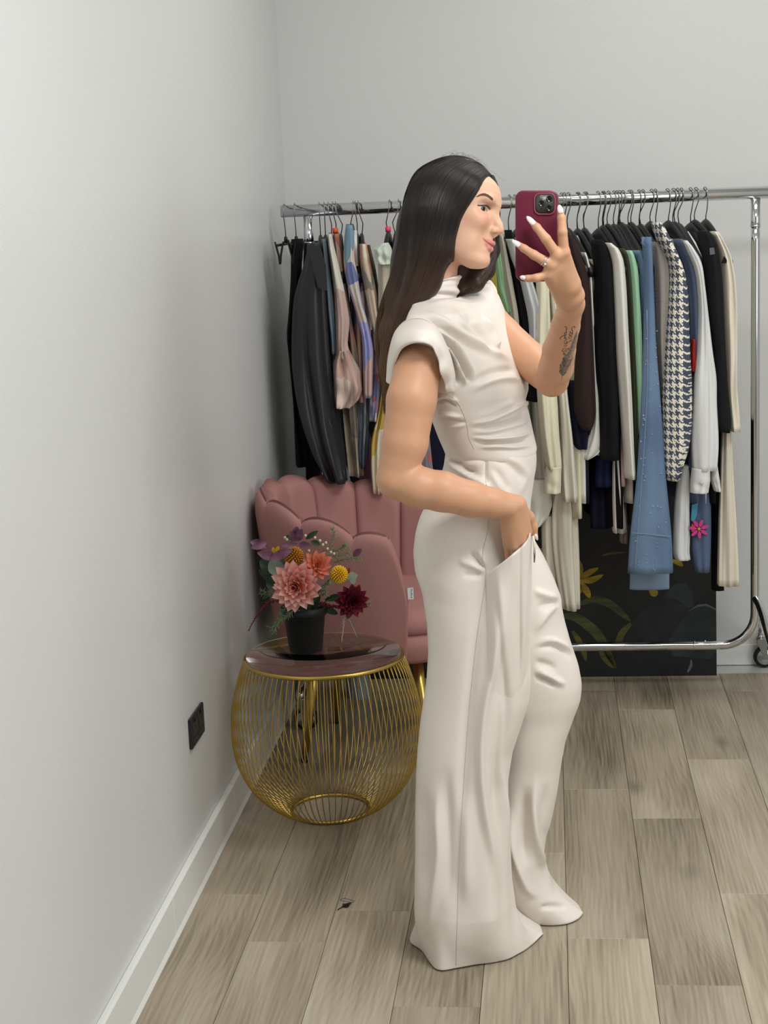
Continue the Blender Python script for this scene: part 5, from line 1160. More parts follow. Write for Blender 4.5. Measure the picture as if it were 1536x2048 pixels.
def tattoo():
    mb = MB(); k = 140/1247.0
    def T(*pts): return [(1060+x*k, 570+y*k) for x, y in pts]
    for q in (T((615, 745), (640, 742), (652, 775), (645, 820), (648, 865)), T((640, 850), (620, 850), (618, 880), (640, 880)), T((650, 880), (625, 905), (600, 900), (560, 920), (538, 950), (548, 972)), T((612, 890), (622, 930), (650, 935), (610, 945), (655, 965), (612, 985)), T((605, 1005), (640, 1000), (662, 1020), (632, 1040), (605, 1020)), T((612, 1060), (650, 1045), (690, 1020), (715, 985)), T((600, 1080), (640, 1090), (660, 1060)),
              T((640, 1120), (610, 1130), (585, 1150), (575, 1180), (600, 1190), (640, 1150), (665, 1130)), T((660, 1140), (690, 1120), (680, 1150), (640, 1180), (660, 1190)), T((590, 1215), (615, 1205), (600, 1225), (640, 1215)), T((585, 1240), (605, 1235), (620, 1250)),
              T((795, 770), (790, 735), (755, 750), (745, 790), (760, 830), (750, 870)), T((700, 830), (730, 850), (760, 880)), T((720, 850), (700, 890), (740, 890), (770, 870)), T((690, 935), (720, 900), (740, 930), (700, 955), (690, 935)), T((735, 965), (745, 975)), T((715, 985), (740, 1005)), T((640, 1250), (665, 1240), (690, 1195))):
        ink(mb, q, 0.00075)
    spine = T((560, 1700), (575, 1620), (600, 1500), (640, 1400), (690, 1290), (760, 1120), (800, 980), (820, 890))
    ink(mb, spine, 0.0005, 1)
    S = sm2(spine, 6); n = len(S)
    for i in range(6, n-2):
        p = np.array(S[i]); d = np.array(S[min(i+1, n-1)])-np.array(S[i-1]); d /= np.linalg.norm(d)+1e-9; nr = np.array((-d[1], d[0])); u = i/n
        wl = 9.5*math.sin(math.pi*min(1, 0.12+u*0.95))**.8*(1 if u < .55 else .7)
        for sg in (-1, 1):
            for q in range(2):
                j = random.uniform(.75, 1.1); off = d*random.uniform(-1.5, 1.5)
                ink(mb, [tuple(p+off), tuple(p+off+nr*sg*wl*.5*j+d*3.5), tuple(p+off+nr*sg*wl*j+d*(8 if u < .6 else 11))], 0.0006, 0 if (u < .5 and q == 0) else 1)
    mb.build('tattoo', [INK, INK2], person, False)
tattoo()
# ---------------------------------------------------------------- hair
def hair():
    F_ = Field(npv(P(735, 900, -.12)), npv(P(1030, 290, .16))+np.array((0, 0, 0.0)), 0.004)
    lo = np.minimum(npv(P(735, 900, -.16)), npv(P(735, 900, .18))); hi = np.maximum(npv(P(1035, 285, -.16)), npv(P(1035, 285, .18)))
    F_ = Field(lo, hi, 0.0034)
    sl, (X, Y, Z) = F_.sub(lo, hi)
    dx, dy, dz = X-HC[0], Y-HC[1], Z-HC[2]
    A = dx*HF[0]+dy*HF[1]+dz*HF[2]; S = dx*HS[0]+dy*HS[1]+dz*HS[2]; B = dx*HU[0]+dy*HU[1]+dz*HU[2]
    d = head_base(A, S, B, 0.0)
    grow = np.interp(B, [-.1, -.02, .05, .1], [.012, .012, .010, .013])
    dome = np.sqrt((A/0.097+0.16)**2+(S/0.082)**2+((B-0.012)/0.106)**2)-1; dome *= .09
    d = np.minimum(d-grow, dome)
    ed = np.array([hloc(*q) for q in ((877, 547, .050), (892.5, 519, .058), (904, 489, .064), (910, 465, .067), (916, 447, .069), (924, 427, .068), (936, 411, .065), (953, 389, .055), (965, 369.5, .040), (975, 352, .018))]); o = np.argsort(ed[:, 2]); ed = ed[o]
    aH = np.interp(B, ed[:, 2], ed[:, 0])
    far_ = np.array([hloc(*q) for q in ((986, 357, -.015), (994, 369.5, -.03), (997, 383, -.045), (1001, 405, -.055))]); 
    aH = np.where(S < -.004, np.interp(B, [-.1, .0, far_[3, 2], far_[2, 2], far_[1, 2], far_[0, 2]], [.0, .03, far_[3, 0], far_[2, 0], far_[1, 0], far_[0, 0]]), aH)
    # across the brow the hairline comes forward towards the parting
    aH = aH + np.where(B > 0.07, 0.0, 0.0)
    cut = (A-aH)*0.8
    cut = np.where(B > 0.092, -0.05, cut)
    dd = np.maximum(d, cut); dd = np.where(B < -0.13, 0.05, dd)
    F_.put(sl, dd.astype(np.float32), 0)
    Q = lambda *p: npv(P(*p))
    def fall(pts, rs, k=.02): F_.chain([Q(*p) for p in pts], rs, k)
    fall([(868, 430, -.045), (862, 500, -.05), (846, 560, -.045), (822, 610, -.03), (797, 660, -.01), (778, 715, .01)], [.045, .040, .034, .026, .020, .012])
    fall([(850, 460, 0), (838, 540, .02), (815, 610, .03), (795, 670, .03), (776, 730, .03), (773, 800, .03)], [.055, .046, .036, .026, .014, .006])
    fall([(838, 440, -.01), (822, 520, 0), (800, 590, .01), (780, 660, .015), (772, 740, .02), (776, 830, .02)], [.036, .034, .026, .020, .010, .004])
    fall([(860, 460, .05), (850, 540, .06), (830, 610, .055), (805, 680, .045), (785, 740, .04)], [.045, .04, .032, .022, .010])
    # the lock on the far side, falling in front of the far shoulder
    fall([(985, 400, .078), (988, 450, .083), (984, 500, .078), (972, 540, .065), (950, 566, .045), (922, 580, .03)], [.006, .012, .015, .017, .017, .012], .012)
    fall([(960, 430, .085), (955, 500, .085), (945, 550, .07), (918, 566, .045)], [.012, .018, .018, .016], .012); fall([(900, 500, .07), (905, 545, .06), (912, 575, .04)], [.03, .028, .018], .012)
    V, Fq = F_.surface()
    return V, Fq
HVV, HQQ = hair()
BV_HAIR = BVHTree.FromPolygons([tuple(v) for v in HVV], [tuple(int(i) for i in q) for q in HQQ])
def strands():
    guides = [  # parting -> tips, front to back
        [(978, 349), (965, 368), (952, 388), (935, 412), (917, 447), (904, 489), (891, 521), (868, 563), (842, 606), (812, 640), (790, 668)],
        [(974, 342), (953, 360), (934, 388), (916, 420), (903, 460), (890, 505), (870, 552), (848, 600), (818, 640), (795, 680), (780, 730)],
        [(962, 332), (933, 352), (909, 388), (894, 430), (882, 480), (864, 538), (842, 590), (815, 640), (794, 690), (778, 750), (772, 800)],
        [(945, 325), (910, 345), (885, 385), (872, 435), (860, 490), (842, 550), (820, 605), (798, 655), (782, 710), (773, 770), (772, 820)],
        [(925, 318), (885, 338), (860, 380), (848, 430), (838, 490), (822, 550), (802, 605), (784, 655), (772, 710), (769, 770), (773, 830)],
        [(908, 313), (862, 332), (838, 375), (826, 430), (817, 490), (803, 550), (787, 600), (772, 650), (765, 705), (766, 760), (774, 820)],
        [(900, 310), (845, 335), (822, 380), (812, 430), (804, 490), (791, 545), (775, 595), (761, 645), (758, 695), (763, 745), (771, 800)],
        [(896, 309), (838, 338), (814, 385), (806, 432), (799, 490), (787, 545), (770, 595), (757, 645), (755, 695), (761, 745), (770, 800)]]
    G_ = np.array([[(v.x, v.y) for v in smooth_path([Vector((x, y, 0)) for x, y in g], 5)] for g in guides])
    mb_V = []; mb_F = []; cnt = 0
    nG = len(guides)-1
    def emit(pts3, r0):
        nonlocal cnt
        V, Fc = tube(pts3, [r0*(0.7 if i == 0 else 1 if i < len(pts3)*.7 else max(.25, 1-(i/len(pts3)-.7)/.3*.75)) for i in range(len(pts3))], 4, False)
        mb_V.extend(V); mb_F.extend([tuple(i+cnt for i in f) for f in Fc]); cnt += len(V)
    for k in range(2600):
        u = random.random()**0.95*(nG+.3); i = min(int(u), nG-1); g = G_[i]*(1-(u-i))+G_[i+1]*(u-i)
        t0 = random.choice([0, 0, 0, 1, 2, 4, 8]); t1 = len(g)-random.choice([0, 1, 2, 4, 6, 9, 12]); jit = np.array((random.gauss(0, 1.2), random.gauss(0, 1.0))); wob = random.uniform(0, 6.28); wa = random.uniform(0, 2.2)
        lift = random.uniform(-0.0006, 0.0022); pts = []; lastY = None
        for q in range(t0, t1):
            s = q/len(g); x, y = g[q]+jit*(0.3+s*1.8)+np.array((math.sin(wob+s*5), 0))*wa*s
            d = ray(x, y).normalized(); h = BV_HAIR.ray_cast(CAM, d)
            if h[0] is None:
                p0 = at(x, y, lastY if lastY else YP); nr = BV_HAIR.find_nearest(p0)
                p = nr[0] if nr[0] is not None and (nr[0]-p0).length < 0.012 else p0
                p = p+Vector((0, 0, 0))
            else: p = h[0]
            if lastY is not None: p = at(x, y, 0.6*p.y+0.4*lastY) if h[0] is None else p
            lastY = p.y; n = (CAM-p).normalized(); pts.append(p+n*lift)
        if len(pts) > 4:
            sm = [pts[0]]+[(pts[j-1]+pts[j]*2+pts[j+1])/4 for j in range(1, len(pts)-1)]+[pts[-1]]
            emit(sm, random.uniform(.00045, .0009))
    # far lock and the hair right of the parting
    far = [[(988, 352), (996, 372), (999, 400), (1000, 430), (998, 470), (994, 505), (982, 540), (962, 566), (938, 584)], [(986, 350), (993, 366), (997, 385)], [(980, 500), (975, 530), (955, 560), (925, 580)], [(996, 470), (990, 515), (972, 552), (945, 578), (922, 588)]]
    for g in far:
        gp = [(v.x, v.y) for v in smooth_path([Vector((x, y, 0)) for x, y in g], 5)]
        for k in range(60 if len(g) > 3 else 25):
            jx = random.gauss(0, 3.6); jy = random.gauss(0, 1.5); jz = random.uniform(-.003, .001); pts = []
            for q, (x, y) in enumerate(gp):
                s = q/len(gp); yy = YP+(.045 if y < 400 else .07) - .05*max(0, (y-500)/90.0)
                pts.append(at(x-abs(jx)*min(1, .25+s*1.5), y+jy*s, yy+jz))
            emit(pts, random.uniform(.0006, .0011))
    for k in range(260):    # over the crown to the far side of the parting
        x0 = random.uniform(880, 978); s0 = (x0-880)/98; y0 = np.interp(x0, [880, 905, 940, 978], [316, 311, 322, 349])+random.uniform(-2, 3)
        pts = []
        for s in np.linspace(0, 1, 12):
            x = x0+(1000-x0)*s*random.uniform(.995, 1.0); y = y0+(np.interp(x, [880, 905, 940, 975, 990, 997, 1000], [317, 309, 315, 335, 353, 370, 392])-y0)*min(1, s*2.2)+random.uniform(0, .5)+1.5
            d = ray(x, y).normalized(); h = BV_HAIR.ray_cast(CAM, d)
            if h[0] is None: continue
            pts.append(h[0]+(CAM-h[0]).normalized()*.0006)
        if len(pts) > 4: emit([pts[0]]+[(pts[j-1]+pts[j]*2+pts[j+1])/4 for j in range(1, len(pts)-1)]+[pts[-1]], random.uniform(.0004, .0008))
    for k in range(26):     # fly-aways over the crown
        x0 = random.uniform(870, 985); x1 = x0+random.uniform(-45, 45); amp_ = random.uniform(6, 13); pts = []
        for s in np.linspace(0, 1, 7):
            x = x0+(x1-x0)*s; ytop = np.interp(x, [830, 860, 905, 940, 975, 995], [372, 328, 308, 314, 334, 358]); pts.append(at(x, ytop+5-amp_*math.sin(math.pi*s), YP+.01))
        emit(pts, .00016)
    return mb_V, mb_F
sV, sF = strands()
allV = [Vector(v) for v in HVV.tolist()]; nb = len(allV); allF = [tuple(int(i) for i in q) for q in HQQ]
ho = obj('hair', allV+sV, allF+[tuple(i+nb for i in f) for f in sF], HAIR, person)
def hair_colour():
    Z = np.array([v.z for v in allV+sV]); t = np.clip((1.50-Z)/0.30, 0, 1)[:, None]; c0, c1 = np.array(lin((26, 21, 20))), np.array(lin((98, 71, 52)))
    C = c0*(1-t)+c1*t; C[nb:] *= np.repeat(rng.uniform(.75, 1.5, (len(sV)//4)//20+1), 80)[:len(sV), None]; C[:nb] *= .7
    a_ = ho.data.color_attributes.new('tint', 'FLOAT_COLOR', 'POINT'); a_.data.foreach_set('color', np.concatenate([C, np.ones((len(C), 1))], 1).astype(np.float32).ravel())
hair_colour()
# ---------------------------------------------------------------- cloth helpers
FAMP = 2.2
def fold_disp(V, folds):
    px, py = proj_np(V); D = np.zeros(len(V))
    for pts, w_, amp in folds:
        Q = np.array(sm2(pts, 5)) if len(pts) > 2 else np.array(pts, float); best = np.full(len(V), 1e9); tt = np.zeros(len(V)); n = len(Q)
        for i in range(n-1):
            a, b = Q[i], Q[i+1]; d = b-a; L = d@d+1e-9; t = np.clip(((px-a[0])*d[0]+(py-a[1])*d[1])/L, 0, 1)
            dist = (px-a[0]-t*d[0])**2+(py-a[1]-t*d[1])**2; m = dist < best; best[m] = dist[m]; tt[m] = (i+t[m])/(n-1)
        env = np.clip(np.minimum(tt, 1-tt)*3.2, 0.0, 1); env = env*env*(3-2*env)
        D += amp*FAMP*1e-3*np.exp(-best/(w_*w_))*env
    return D
def ringset(rows, m, n, shear=None, extra=None):
    """rows: y, xl, xr, dy, half depth, shear -> rings around the body (angle 0 = front, 90 = near side)"""
    R = interp_rows(rows, m); out = []
    for y, xl, xr, dy, b, sh in R:
        L_, R_ = at(xl, y, YP+dy), at(xr, y, YP+dy); c = (L_+R_)/2; ax = (R_-L_)/2; a = ax.length; ax = ax.normalized()*math.sqrt(max(a*a-sh*sh, (a*.4)**2))
        out.append([npv(c+ax*(math.copysign(abs(math.cos(t))**.92, math.cos(t)))+Vector((-sh*math.sin(t), -b*math.copysign(abs(math.sin(t))**.92, math.sin(t)), 0))) for t in np.linspace(0, 2*math.pi, n, endpoint=False)])
    return np.array(out)
def ring_normals(Rg):
    dt = np.roll(Rg, -1, 1)-np.roll(Rg, 1, 1); dv = np.gradient(Rg, axis=0); N = np.cross(dt, dv); N /= np.linalg.norm(N, axis=2, keepdims=True)+1e-9
    c = Rg.mean(1, keepdims=True); sg = np.sign(((Rg-c)*N).sum(2, keepdims=True)); return N*np.where(sg == 0, 1, sg)
def cloth_loft(name, Rg, folds, parent, caps=False, m=None, thick=0.0, wav=None, fade=None):
    N = ring_normals(Rg); sh = Rg.shape; V = Rg.reshape(-1, 3).copy(); Nf = N.reshape(-1, 3)
    near = np.clip(-Nf[:, 1]*1.6+0.45, 0, 1); D = fold_disp(V, folds)*near
    if wav is not None: D = D+wav(V)
    if fade is not None: D = D*fade(V)
    V = V+Nf*D[:, None]; Rg2 = V.reshape(sh)
    o = obj(name, *loft([[Vector(p) for p in r] for r in Rg2], caps), m or SUIT, parent)
    if thick: md = o.modifiers.new('thick', 'SOLIDIFY'); md.thickness = thick; md.offset = -1
    return o, Rg2
# ---------------------------------------------------------------- top
top_rows = [(594, 812, 919, 0, .054, 0), (601, 818, 926, 0, .072, 0.008), (609, 828, 950, .0, .105, .02), (620, 824, 980, .0, .138, .04), (640, 818, 998, .0, .160, .05), (665, 812, 1010, 0, .164, .055), (700, 818, 1026, 0, .158, .05), (740, 836, 1043, 0, .150, .045), (770, 850, 1055, 0, .142, .04), (785, 856, 1056, 0, .138, .036), (806, 862, 1050, 0, .132, .03), (840, 868, 1060, 0, .122, .02), (870, 878, 1067, 0, .118, .012), (898, 889, 1074, 0, .1165, .005), (906, 891, 1072, 0, .114, 0), (916, 898, 1064, 0, .104, 0)]
top_folds = [
    ([(845, 608), (900, 607), (940, 612), (962, 606)], 5, 3.5), ([(930, 618), (948, 652), (975, 690), (995, 712)], 9, -3.0), ([(962, 622), (980, 655), (993, 688), (996, 690)], 7, 3.5), ([(905, 618), (918, 640), (945, 668), (990, 700)], 8, 2.0),
    ([(835, 622), (880, 640), (935, 676), (990, 705), (1030, 725)], 9, 3.2), ([(832, 636), (880, 655), (930, 690), (985, 718)], 8, -2.4), ([(870, 655), (905, 700), (925, 735), (940, 768)], 5.5, -5.5), ([(866, 648), (910, 690), (935, 730), (950, 765)], 7, 4.5), ([(880, 672), (905, 715), (922, 750), (934, 772)], 4.5, 5.0), ([(893, 700), (908, 735), (916, 775)], 4.5, -5.0), ([(900, 690), (925, 735), (944, 770)], 3.5, -3.0),
    ([(940, 770), (975, 750), (1010, 740), (1035, 745)], 9, -3.0), ([(935, 785), (975, 765), (1015, 757), (1045, 765)], 9, 2.8),
    ([(866, 795), (895, 793), (920, 806)], 4, 2.2), ([(866, 806), (890, 803), (915, 815)], 3.5, -2.5), ([(868, 822), (895, 828), (930, 835)], 5, 2.5), ([(872, 835), (905, 842), (935, 845)], 4, -1.8), ([(880, 852), (910, 852), (935, 848)], 5, 1.6),
    ([(935, 850), (985, 838), (1030, 818), (1052, 800)], 5.5, 3.6), ([(938, 858), (990, 850), (1035, 835), (1056, 812)], 4, -3.0), ([(940, 866), (985, 862), (1035, 850), (1060, 838)], 5.5, 2.4), ([(938, 875), (985, 877), (1035, 874), (1066, 862)], 4, 3.6), ([(942, 883), (985, 885), (1035, 882), (1062, 874)], 3.6, -3.2), ([(952, 895), (990, 893), (1030, 895), (1068, 890)], 5, 2.4), ([(950, 840), (1000, 815), (1035, 800)], 8, 1.8), ([(1045, 800), (1052, 808), (1046, 812)], 4, 3)]
topRg = ringset(top_rows, 170, 240)
def lift_far(Rg, rows):
    ys = np.linspace(rows[0][0], rows[-1][0], len(Rg)); wz = np.interp(ys, [594, 606, 625, 660, 720, 760], [0, .5, 1, .8, .25, 0])
    th = np.linspace(0, 2*math.pi, Rg.shape[1], endpoint=False); fz = np.clip(-np.sin(th)+.12, 0, 1)**1.2
    Rg[:, :, 2] += .050*wz[:, None]*fz[None, :]; return Rg
topRg = lift_far(topRg, top_rows)
top_folds = [(p, w_*.74, a*1.45) for p, w_, a in top_folds]
top, topR2 = cloth_loft('top', topRg, top_folds, person, False, None, .0018, None, lambda V: np.clip((914-proj_np(V)[1])/10, 0, 1))
def grid_obj(name, rows, m, parent, thick=0.0, sub=0):
    n = len(rows[0]); V = [Vector(p) for r in rows for p in r]; Fc = [(i*n+k, i*n+k+1, (i+1)*n+k+1, (i+1)*n+k) for i in range(len(rows)-1) for k in range(n-1)]
    o = obj(name, V, Fc, m, parent)
    if sub: md = o.modifiers.new('sub', 'SUBSURF'); md.levels = sub; md.render_levels = sub
    if thick: md = o.modifiers.new('thick', 'SOLIDIFY'); md.thickness = thick; md.offset = 0
    return o
def collar():
    ax0, ax1 = P(864, 612, 0), P(869, 562, 0); rows = []; n = 64; a = (ax1-ax0); up_ = a.normalized(); e1 = Vector((1, 0, 0)); e1 = (e1-up_*e1.dot(up_)).normalized(); e2 = up_.cross(e1)
    tilt = -0.10
    for i, v in enumerate(np.linspace(0, 1, 34)):
        r = []
        for k in range(n+1):
            t = 2*math.pi*k/n; rad = np.interp(v, [0, .12, .4, .8, 1], [.062, .0535, .0515, .0505, .0500]); 
            rip = .0026*math.sin(v*14+1.6*math.sin(t+.6)+1.0*t)+.0012*math.sin(v*27+2*t)
            ex = 1.0; rr = rad+rip*(0 if v > .97 else 1)
            r.append(ax0+a*v+e1*(rr*ex*math.cos(t)-0.006*(1-v))+e2*(rr*1.04*math.sin(t))+up_*(.016*math.cos(t)*v))
        rows.append(r)
    # turn the rim inwards
    last = rows[-1]; c = sum((Vector(p) for p in last), Vector())/len(last)
    rows.append([p+(c-p)*.06+up_*.0012 for p in last]); rows.append([p+(c-p)*.12-up_*.004 for p in last]); rows.append([p+(c-p)*.14-up_*.02 for p in last])
    grid_obj('collar', rows, SUIT, person, .0012)
collar()
def cap_sleeve():
    S = smooth_path([P(*p) for p in ((781, 752, -.070), (783, 700, -.070), (797, 655, -.085), (832, 634, -.118), (868, 648, -.150), (893, 690, -.160), (908, 740, -.152), (908, 782, -.138))], 8)
    O = smooth_path([P(*p) for p in ((783, 770, -.128), (787, 732, -.165), (799, 697, -.200), (828, 684, -.222), (858, 689, -.222), (873, 715, -.210), (883, 752, -.192), (893, 784, -.165))], 8)
    n = len(S); rows = []; nV = 15
    for j in range(nV):
        v = j/(nV-1); r = []
        for i in range(n):
            u = i/(n-1); mid = (S[i]+O[i])/2+Vector((-.016*math.cos(u*math.pi)*1.0, -.016, .014*math.sin(u*math.pi)))
            p = S[i]*(1-v)**2+mid*(2*v*(1-v))+O[i]*v*v
            pl = .0062*math.sin(u*40)*(.25+.75*v)*max(0, (u-.55)/.45)**.7+.0026*math.sin(u*19+v*5)*v+.003*math.sin(v*9+u*3)*math.sin(u*3.1)
            p = p+Vector((-.2, -1, 0.1)).normalized()*pl
            r.append(p)
        rows.append(r)
    # rolled opening
    O2 = rows[-1]
    rows.append([p+Vector((.003, .004, -.003)) for p in O2]); rows.append([p+Vector((.004, .012, .004)) for p in O2]); rows.append([p+Vector((.004, .020, .016)) for p in O2])
    cap = grid_obj('cap_sleeve', rows, SUIT, person, .0022, 1)
    ln = [rows[2][i]+Vector((-.2, -1, .3)).normalized()*.0012 for i in range(10, n-8)]
    obj('shoulder_seam', *tube(ln, .0008, 5), mat('seam_crease_shade', (150, 140, 132), .8), cap)  # seam line coloured dark to paint in the shade of its crease
    # far shoulder
    S = smooth_path([P(*p) for p in ((935, 592, .08), (958, 568, .12), (976, 568, .14), (986, 596, .125), (990, 640, .085))], 8)
    O = smooth_path([P(*p) for p in ((950, 590, .14), (972, 564, .155), (989, 578, .155), (997, 606, .125), (994, 640, .078))], 8)
    grid_obj('cap_sleeve', [[a.lerp(b, v)+Vector((.004*math.sin(v*3.14), -.004*math.sin(v*3.14), .006*math.sin(v*3.14)+.0015*math.sin(i*1.1)*v)) for i, (a, b) in enumerate(zip(S, O))] for v in np.linspace(0, 1, 8)], SUIT, person, .002, 1)
cap_sleeve()
# ---------------------------------------------------------------- trousers
near_rows = [(888, 899, 1064, 0, .104, 0), (898, 893, 1071, 0, .112, 0), (906, 891, 1073, 0, .115, 0), (930, 888, 1073, 0, .118, 0), (960, 878, 1068, 0, .126, 0), (1000, 858, 1062, 0, .136, 0), (1030, 841, 1060, 0, .143, 0), (1060, 832, 1060, 0, .148, 0), (1100, 827, 1062, -.002, .149, 0), (1140, 831, 1064, -.008, .146, 0), (1180, 845, 1063, -.022, .134, 0), (1240, 854, 1060, -.045, .116, 0), (1300, 857, 1060, -.058, .104, 0), (1360, 853, 1062, -.064, .098, 0), (1400, 847, 1058, -.066, .096, 0), (1440, 841, 1046, -.068, .095, 0), (1500, 835, 1026, -.07, .096, 0), (1560, 832, 1017, -.07, .098, 0), (1620, 830, 1016, -.07, .102, 0), (1700, 830, 1018, -.07, .108, 0), (1760, 830, 1021, -.07, .112, 0), (1800, 830, 1026, -.07, .116, 0)]
far_rows = [(960, 940, 1050, .05, .07, 0), (1040, 935, 1058, .055, .085, 0), (1080, 935, 1068, .06, .085, 0), (1110, 935, 1086, .07, .085, 0), (1150, 940, 1105, .075, .085, 0), (1196, 950, 1123, .08, .085, 0), (1215, 955, 1124, .08, .085, 0), (1240, 965, 1129, .085, .085, 0), (1280, 980, 1140, .085, .084, 0), (1330, 1000, 1157, .09, .084, 0), (1368, 1010, 1164, .09, .083, 0), (1400, 1012, 1161, .09, .08, 0), (1430, 1010, 1149, .095, .08, 0), (1480, 1005, 1131, .095, .08, 0), (1530, 1000, 1122, .1, .08, 0), (1580, 996, 1115, .1, .083, 0), (1640, 993, 1103, .1, .087, 0), (1690, 990, 1090, .105, .092, 0), (1710, 990, 1086, .105, .094, 0)]
def to_hem(Rg, hem_px, steps, lift=0.010, spread=0.6):
    """carry the last ring on to a hem that lies on the floor"""
    last = Rg[-1]; n = len(last); H = [npv(atz(x, y, 0.004)) for x, y in hem_px]; H = np.array([npv(v) for v in smooth_path([Vector(h) for h in H+[H[0]]], 10)][:-1])
    c = H.mean(0); ang = np.arctan2(-(H[:, 1]-c[1]), H[:, 0]-c[0]); o = np.argsort(ang); ang = ang[o]; Hs = H[o]
    th = np.linspace(0, 2*math.pi, n, endpoint=False); th = np.where(th > math.pi, th-2*math.pi, th)
    tgt = np.stack([np.interp(th, np.concatenate([ang-2*math.pi, ang, ang+2*math.pi]), np.concatenate([Hs[:, k]]*3)) for k in range(3)], 1)
    rings = []; v0 = (Rg[-1]-Rg[-4])/3.0
    for s in np.linspace(0, 1, steps+1)[1:]:
        h = s*s*(3-2*s); q = last*(1-s)+tgt*s; xy = last[:, :2]*(1-s**1.9)+tgt[:, :2]*s**1.9; q[:, :2] = xy; rings.append(q)
    e = tgt.copy(); e[:, 2] = 0.002; cc = tgt.mean(0); e[:, :2] = cc[:2]+(tgt[:, :2]-cc[:2])*.975; rings.append(e)
    return np.concatenate([Rg, np.array(rings)])
near_hem = [(1089, 1868), (1074, 1845), (1024, 1826), (960, 1826), (890, 1838), (835, 1858), (819, 1883), (845, 1903), (873, 1938), (913, 1936), (965, 1927), (1019, 1917), (1064, 1889)]
far_hem = [(1167, 1826), (1150, 1803), (1110, 1788), (1060, 1786), (1025, 1800), (1015, 1822), (1040, 1842), (1088, 1850), (1130, 1848), (1156, 1838)]
leg_folds = [
    ([(972, 1150), (962, 1230), (950, 1300), (937, 1420), (927, 1560), (919, 1700), (914, 1800), (912, 1900)], 12, -4.0), ([(985, 1190), (990, 1260), (985, 1330), (968, 1420), (960, 1520), (966, 1620), (984, 1710), (1012, 1820)], 8, 7.5), ([(1000, 1260), (1008, 1350), (1010, 1430), (1002, 1520), (996, 1620), (1004, 1720)], 12, -6.5), ([(1003, 1300), (1006, 1420), (1003, 1520), (1012, 1640), (1020, 1760)], 6, 5.0),
    ([(874, 1560), (876, 1640), (878, 1714), (868, 1790), (848, 1890)], 9, 5.5), ([(892, 1520), (896, 1640), (898, 1740), (892, 1820)], 12, -4.5), ([(850, 1560), (848, 1680), (852, 1800)], 10, -4.0), ([(925, 1560), (930, 1700), (935, 1820)], 14, 4.0),
    ([(975, 1148), (955, 1135), (930, 1125), (915, 1118)], 5, 3.0), ([(972, 1142), (952, 1118), (935, 1100)], 5, -3.2), ([(974, 1140), (962, 1112), (955, 1095)], 4, 3.0), ([(970, 1150), (945, 1150), (920, 1148)], 6, -1.8),
    ([(973, 906), (971, 950), (976, 975)], 2.5, -2.0), ([(895, 905), (905, 930), (935, 952), (970, 970), (980, 985)], 5, 4.5), ([(900, 895), (908, 918), (935, 938), (965, 955)], 5, -4.2), ([(978, 940), (992, 962), (1006, 985)], 5.5, 1.8), ([(988, 935), (1006, 962), (1024, 985)], 6, -1.3), ([(975, 912), (1005, 922), (1035, 945), (1045, 965)], 7, -2.2), ([(985, 906), (1025, 918), (1048, 938), (1056, 960)], 7, 2.0), ([(1060, 940), (1050, 965), (1038, 990)], 6, 1.2), ([(905, 935), (940, 930), (970, 925)], 6, 2.2)]
near_folds = leg_folds
far_folds = [([(1064, 1180), (1090, 1190), (1120, 1200)], 6, 4.0), ([(1070, 1215), (1100, 1208), (1124, 1203)], 6, -3.5), ([(1066, 1270), (1085, 1240), (1105, 1215), (1118, 1205)], 6, 3.2), ([(1066, 1302), (1100, 1290), (1125, 1300), (1143, 1318)], 6, -4.0), ([(1066, 1290), (1100, 1282), (1128, 1292), (1145, 1310)], 5, 4.0), ([(1064, 1340), (1090, 1348), (1115, 1362), (1135, 1372)], 5, 4.5), ([(1066, 1352), (1090, 1360), (1115, 1374)], 5, -4.0), ([(1066, 1325), (1090, 1328), (1118, 1340)], 6, -3.0), ([(1072, 1540), (1066, 1620), (1074, 1690), (1092, 1750), (1110, 1790)], 7, 6.0), ([(1050, 1560), (1045, 1660), (1056, 1740)], 12, -6.0), ([(1018, 1600), (1028, 1700), (1050, 1770), (1075, 1800)], 7, 6.0), ([(1095, 1560), (1088, 1640), (1090, 1700)], 10, -4.0), ([(1075, 1818), (1105, 1812), (1140, 1815)], 5, -3.5)]
nRg = to_hem(ringset(near_rows, 200, 260), near_hem, 46)
fRg = to_hem(ringset(far_rows, 150, 180), far_hem, 40)
def nwav(V):
    px, py = proj_np(V); s = np.clip((py-1500)/350, 0, 1); ang = np.arctan2(-(V[:, 1]-(YP-.07)), V[:, 0]+.17)
    return .004*s*(np.sin(5*ang+py*.004)+.6*np.sin(9*ang-py*.006))*np.clip((1900-py)/60, 0.15, 1)
trou = bpy.data.objects.new('trousers', None); COL.objects.link(trou); trou.parent = person; trou['_base'] = list(base); trou.empty_display_size = .05
nearleg, nR2 = cloth_loft('near_leg', nRg, near_folds, trou, False, None, .0016, nwav, lambda V: np.clip((proj_np(V)[1]-906)/16, 0, 1))
farleg, fR2 = cloth_loft('far_leg', fRg, far_folds, trou, False, None, .0016)
def bvh_rings(R): 
    V, Fc = loft([[Vector(p) for p in r] for r in R], False); return BVHTree.FromPolygons(V, Fc)
BV_N, BV_F, BV_T = bvh_rings(nR2), bvh_rings(fR2), bvh_rings(topR2)
